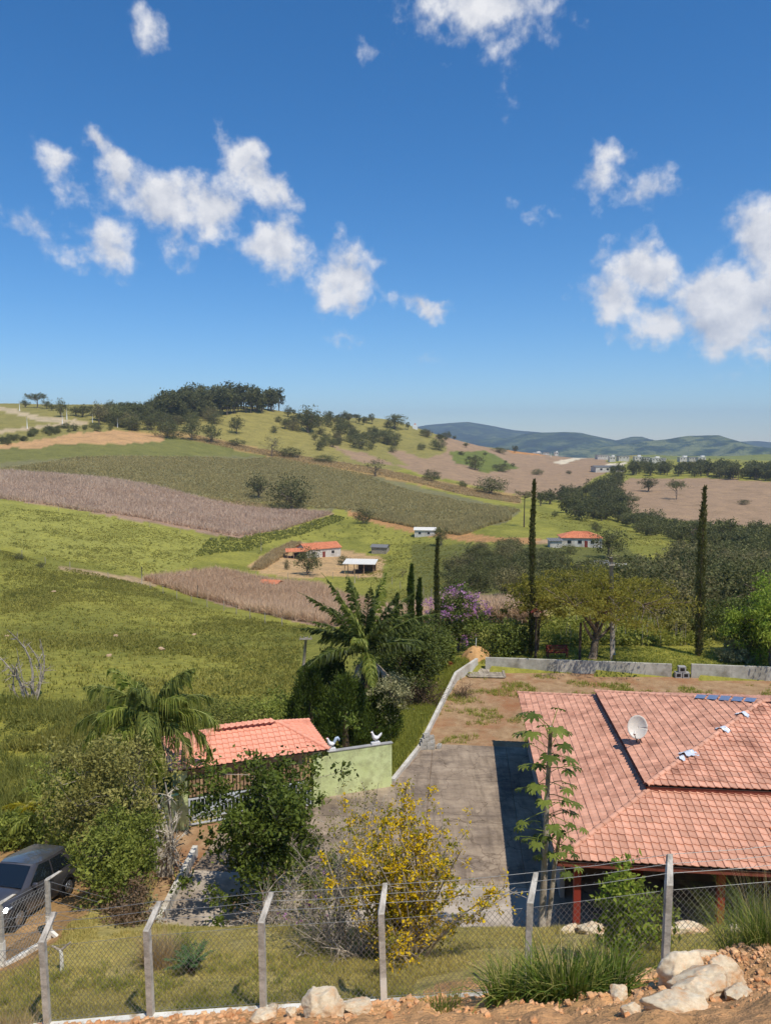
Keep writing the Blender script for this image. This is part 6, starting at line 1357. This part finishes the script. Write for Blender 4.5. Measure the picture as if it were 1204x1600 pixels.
# conifers behind the green wall
def conifer(label, p, h_, R_, seed, mat='leaf_thuja', n_=340, per=34, leaf=.16, name='conifer', pw=1.0, cat='conifer'):
    root = thing(name, label, cat, p); rs = np.random.RandomState(seed); mb = MB(); mb.tube([(0, 0, -.1), (0, 0, h_ * .9)], [R_ * .10 + .04, .02], 6); mb.build('trunk', MAT['bark_dark'], root)
    t = rs.rand(n_) ** .8; a = rs.rand(n_) * 6.28; lob = 1 + .22 * np.sin(a * 3 + t * 9 + seed) + .12 * np.sin(a * 5 - t * 14); r = R_ * (1 - t) ** pw * lob * rs.uniform(.72, 1.06, n_) * np.minimum(1, .55 + t * 5)
    Cn = np.stack([r * np.cos(a), r * np.sin(a), t * h_ * .97 + .05], 1); mb = MB(); rc = np.maximum(.05, R_ * .13) * np.ones(n_)
    ofs = rs.randn(n_, per, 3) * .5 * rc[:, None, None] * np.array([1, 1, 1.9]); P = (Cn[:, None] + ofs).reshape(-1, 3); tt = np.clip((rs.rand(n_, 1) * .6 + rs.rand(n_, per) * .45), 0, 1).ravel()
    dirs = np.repeat(np.stack([np.cos(a) * .4, np.sin(a) * .4, np.full(n_, 1.1)], 1), per, 0); cards(mb, P, leaf, rs, .34, tt, dirs=dirs); mb.build('crown', MAT[mat], root)
for px, y, pt, wpx, lab in ((486,41.0,1045,92,'dark green conifer left of the trio behind the rooster'),(540,40.0,1062,112,'broad dark green conifer right behind the rooster'),(588,41.5,1080,86,'dark green conifer behind the hen figure'),(515,44.0,1020,90,'taller conifer at the back of the dark clump')):
    p = near(px, 1170, y); top = W(px, pt, y).z; conifer(lab, p, top - p.z, wpx / 2 * y / FPX * 1.05, int(px), pw=.6)
for px, y, pt, wpx, pb, lab, mt in ((829,57.2,752,11.5,1015,'very tall slender cypress left of the spreading tree','leaf_cypress'),(1090,57.4,762,19,1020,'tall slender cypress right of the spreading tree','leaf_cypress'),(682,57.0,842,8.5,1010,'thin tall cypress beside the purple flowering tree','leaf_cypress'),(642,66.0,884,15,990,'young pointed cypress with twin tops left of the thin cypress','leaf_thuja'),(655,66.5,905,13,990,'young cypress close to the thin tall cypress','leaf_thuja'),(620,66.0,930,9,985,'smallest young cypress behind the tall palm','leaf_thuja')):
    p = near(px, pb, y); top = W(px, pt, y).z; rr = wpx / 2 * y / FPX * 1.0
    root = thing('cypress', lab, 'cypress', p); rs = np.random.RandomState(int(px)); h_ = top - p.z; mb = MB(); mb.tube([(0, 0, -.1), (0, 0, h_ * .95)], [rr * .35, .02], 6); mb.build('trunk', MAT['bark_dark'], root)
    n_ = 4600; rr *= .62; t = rs.rand(n_); a = rs.rand(n_) * 6.28; prof = np.minimum(1, (1 - t) * 3.2 + .10) * np.minimum(1, .72 + t * 1.4) * (1 + .16 * np.sin(t * 40 + a * 2) + .1 * np.sin(t * 23 - a)); r = rr * prof * rs.uniform(.55, 1.05, n_)
    P = np.stack([r * np.cos(a) + .05 * np.sin(t * 7), r * np.sin(a), t * h_], 1); mb = MB(); cards(mb, P, .22, rs, .3, np.clip(.5 * rs.rand(n_) + .5 * vnoise(t * 30, a), 0, 1), dirs=np.stack([np.cos(a) * .25, np.sin(a) * .25, np.full(n_, 1.)], 1)); mb.build('crown', MAT[mt], root)

# papaya: slim forked trunk, whorl of long-stalked lobed leaves
def papaya():
    p = near(846, 1458, 21.2); root = thing('papaya_tree', 'slender papaya tree with lobed leaves before the tiled roof', 'tree', p); rs = np.random.RandomState(7); ht = W(850, 1135, 21.2).z - p.z
    T1 = np.array([(0, 0, -.2), (.02, 0, 1.5), (.05, 0, 3), (.08, .02, 4.5), (.14, 0, ht)]); T2 = np.array([(.12, .1, -.2), (.26, .1, 1.2), (.36, .12, 2.3), (.48, .1, 3.2)])
    mb = MB(); mb.tube(T1, [.12, .10, .085, .07, .055], 9); mb.tube(T2, [.085, .075, .065, .045], 8); mb.build('trunk', MAT['bark_pale'], root, True)
    def leaf(mb, st, L, az, el, s_):
        d = np.array([math.cos(az) * math.cos(el), math.sin(az) * math.cos(el), math.sin(el)]); e = st + d * L; mb.tube(bend(st, e, rs, 4, .04, .08), .012, 4, .9, cap=False)
        out = unit(np.array([d[0], d[1], -.35])); sd = unit(np.cross(out, [0, 0, 1])); nn = np.cross(sd, out); t_ = rs.uniform(.1, .95)
        for k in range(7):
            a = (k - 3) * .62; l = s_ * (1 - .09 * abs(k - 3)); dd = out * math.cos(a) + sd * math.sin(a); dd = unit(dd - nn * .0 + np.array([0, 0, -.18 * abs(k - 3) / 3])); s2 = unit(np.cross(dd, nn)); w = l * .17
            V = [e, e + dd * l * .35 + s2 * w * .7, e + dd * l * .5 + s2 * w * 1.5, e + dd * l * .6 + s2 * w * .8, e + dd * l * .8 + s2 * w * 1.0, e + dd * l - nn * .06, e + dd * l * .8 - s2 * w * 1.0, e + dd * l * .6 - s2 * w * .8, e + dd * l * .5 - s2 * w * 1.5, e + dd * l * .35 - s2 * w * .7]
            mb.v.append(np.array(V)); mb.t.append(np.full(10, np.clip(t_ + rs.randn() * .08, 0, 1))); mb.f.append(np.arange(10)[None] + mb.n); mb.m.append(np.zeros(1, int)); mb.n += 10
    for T_, lo, k_, L0, s0 in ((T1, .74, 26, .75, .42), (T1, .45, 14, .8, .34), (T2, .7, 16, .7, .34)):
        for k in range(k_):
            t = lo + (1 - lo) * (k + .5) / k_ if lo != .45 else rs.uniform(.5, .72); z = np.array([np.interp(t * (len(T_) - 1), np.arange(len(T_)), T_[:, q]) for q in range(3)]); mb = MB()
            leaf(mb, z, L0 * rs.uniform(.6, 1.25), k * 2.4 + rs.randn() * .2, .75 - 1.0 * (1 - (t - lo) / (1 - lo + 1e-6)) if lo != .45 else rs.uniform(-.2, .4), s0 * rs.uniform(.62, 1.0)); mb.build('leaf', MAT['leaf_papaya'], root)
papaya()

# trees along the back wall
leafy('spreading_tree', 'wide flat-crowned feathery tree with crooked trunk behind the back wall', near(925, 1022, 56.6), 33, 'tree', 'bark', 'leaf_fern', h=6.8, R=5.9, base=3.5, tr=.34, ncl=230, per=70, leaf=.22, asp=.34, rc=.16, nlimb=16, zs=.24, lump=.25, droop=.3, power=.5, top=.35, lean=(.4, 0))
leafy('fern_tree', 'feathery yellow-green tree crown around the left tall cypress', near(838, 1018, 58.5), 34, 'tree', 'bark_dark', 'leaf_fern', h=5.9, R=2.5, base=3.0, tr=.12, ncl=90, per=60, leaf=.22, asp=.38, rc=.2, nlimb=8, zs=.4, droop=.2)
p = near(715, 1025, 60.0); leafy('flowering_tree', 'round bush-tree covered in pinkish purple flowers by the thin cypress', p, 35, 'flowering tree', 'bark', 'leaf_dark', h=5.0, R=2.3, base=.3, tr=.12, ncl=130, per=62, leaf=.2, rc=.2, power=.35)
rs = np.random.RandomState(12); d = unit(rs.randn(200, 3)); d = d[(d[:, 2] > .1) | (rs.rand(200) < .15)][:62]; Cn = d * np.array([2.4, 2.4, 2.4]) * rs.uniform(.85, 1.05, (len(d), 1)) + np.array([0, 0, 2.75]); mb = MB(); clumps(mb, Cn, .34, 22, .14, rs, .8); mb.build('flowers', MAT['petal_purple'], [o for o in bpy.data.objects if o.name.startswith('flowering_tree')][0])
Cn = np.array([[-2.2, 0, 4.0], [-2.4, .2, 3.8]]); mb = MB(); clumps(mb, Cn, .45, 40, .15, rs, .8); mb.build('flowers', MAT['petal_purple'], [o for o in bpy.data.objects if o.name.startswith('flowering_tree')][0])
leafy('bright_tree', 'bright green weeping tree at the right edge behind the wall', near(1205, 1040, 54.5), 36, 'tree', 'bark', 'leaf_bright', h=6.6, R=2.7, base=1.2, tr=.16, ncl=130, per=80, leaf=.26, asp=.35, rc=.22, droop=.15, up=-.8)
leafy('dark_tree', 'dark shaded tree under the bright weeping tree', near(1185, 1035, 57), 37, 'tree', 'bark', 'leaf_dark', h=4.0, R=2.4, base=.2, tr=.12, ncl=90, per=60, leaf=.24, rc=.24)
for k, (px, py, y, h_, R_, mt, lab) in enumerate(((660,1050,54,3.8,2.1,'leaf_dark','dark bush under the thin tall cypress'),(640,1075,50,3.0,1.8,'leaf_dark','dark bush between conifers and low white wall'),(690,1040,56,2.2,1.2,'leaf_mid','green bush at the foot of the purple tree'),(775,1022,58,2.6,2.2,'leaf_mid','green hedge bush right of the sand heap'),(800,1020,58.5,2.4,1.6,'leaf_dark','darker hedge bush by the tall cypress'),(1150,1030,56,1.4,1.2,'leaf_pale','pale dry bush behind the right wall'),(1130,1010,62,3.4,2.2,'leaf_dark','dark bush behind the right cypress'),(1060,1000,64,2.0,1.6,'leaf_olive','olive bush left of the right cypress'),(600,1040,52,3.6,2.2,'leaf_dark','dark bush under the tall palm'),(640,1010,60,2.8,1.8,'leaf_mid','green bush below the young cypresses'))):
    leafy('bush', lab, near(px, py, y), 60 + k, 'bush', 'bark', mt, h=h_, R=R_, base=0, tr=.05, ncl=80, per=56, leaf=.2, rc=.26, power=.35)
leafy('dense_tree', 'dense dark tree right of the tall palm, behind the pale small tree', near(640, 1075, 49.0), 71, 'tree', 'bark_dark', 'leaf_dark', h=5.2, R=2.3, base=.4, tr=.13, ncl=120, per=70, leaf=.2, rc=.22, power=.36)
leafy('pale_tree', 'small slim-trunked tree with pale yellowish leaves behind the hen', near(608, 1165, 41.6), 38, 'tree', 'bark_pale', 'leaf_pale', h=3.9, R=1.15, base=1.3, tr=.07, ncl=60, per=46, leaf=.15, rc=.26)
bare_bush('dry brown palm-like tangle above the low white wall', near(655, 1090, 47.5), 15, 30, 1.9, 1.7, 6, mat='bark_dark', leafmat='leaf_brown', name='dry_bush')
p = near(700, 1034, 55.5); root = thing('red_flowers', 'small red flowering plant on the lawn by the white wall', 'flower', p); rs = np.random.RandomState(3); mb = MB(); clumps(mb, np.array([[0, 0, .35], [.2, 0, .2], [-.1, .1, .55]]), .25, 26, .14, rs, .8); mb.build('petals', MAT['petal_red'], root); mb = MB(); clumps(mb, np.array([[0, 0, .1], [.1, 0, .15]]), .3, 20, .2, rs); mb.build('leaves', MAT['leaf_mid'], root)
p = near(722, 1085, 47.8); bare_bush('small bare brown twig bush on the bare yard', (4.9, 49.0, 0), 16, 20, .7, .8, 1, mat='bark_dark', leafmat='leaf_brown', name='twig_bush', thick=.015)
# vegetable patch with stakes behind the wall
rs = np.random.RandomState(44); mb = MB(); P = []
for k in range(1600):
    x, y = rs.uniform(13, 26), rs.uniform(60, 70); P.append((x, np.round(y / 1.1) * 1.1 + rs.randn() * .1, 0))
P = np.array(P); P[:, 2] = H(P[:, 0], P[:, 1]) + .35; clumps(mb, P, .35, 7, .3, rs, .5); tag(mb.build('vegetable_rows', MAT['grass_green']), 'rows of leafy vegetables behind the back wall', kind='stuff')
me = MB(); me.tube([(0, 0, -.2), (.03, 0, 1.5)], [.025, .02], 5); me = me.mesh('garden_stake', MAT['wood_grey']); rr = random.Random(2)
for k in range(60):
    x, y = rr.uniform(14, 26), 60.5 + 1.1 * rr.randrange(0, 8); o = inst(me, 'garden_stake', None, (x, y, hz(x, y)), rr.random() * 6, (1, 1, rr.uniform(.8, 1.3))); o.rotation_euler[0] = rr.uniform(-.12, .12); tag(o, 'thin pale stake in the vegetable patch behind the wall', 'stake', 'stakes in the vegetable patch')
# leafless tree in the pasture
bare_bush('bare grey forked tree in the near pasture', G(48, 1095), 18, 9, 2.2, 5.2, 3, name='bare_tree', thick=.09, leafmat='leaf_olive')

# ------------------------------------------------------------------ the air: thin haze
def haze():
    mb = MB(); mb.box((0, 4300, 20), (16000, 9600, 720)); m = bpy.data.materials.new('air'); m.use_nodes = True; nt = m.node_tree; nt.nodes.clear()
    out = nt.nodes.new('ShaderNodeOutputMaterial'); pv = nt.nodes.new('ShaderNodeVolumePrincipled'); pv.inputs['Color'].default_value = (.62, .76, .95, 1); pv.inputs['Density'].default_value = 1.15e-4; pv.inputs['Anisotropy'].default_value = .1
    nt.links.new(pv.outputs[0], out.inputs['Volume']); o = mb.build('haze', m); tag(o, 'thin blue daylight haze over the valley', kind='stuff')
if True: haze()
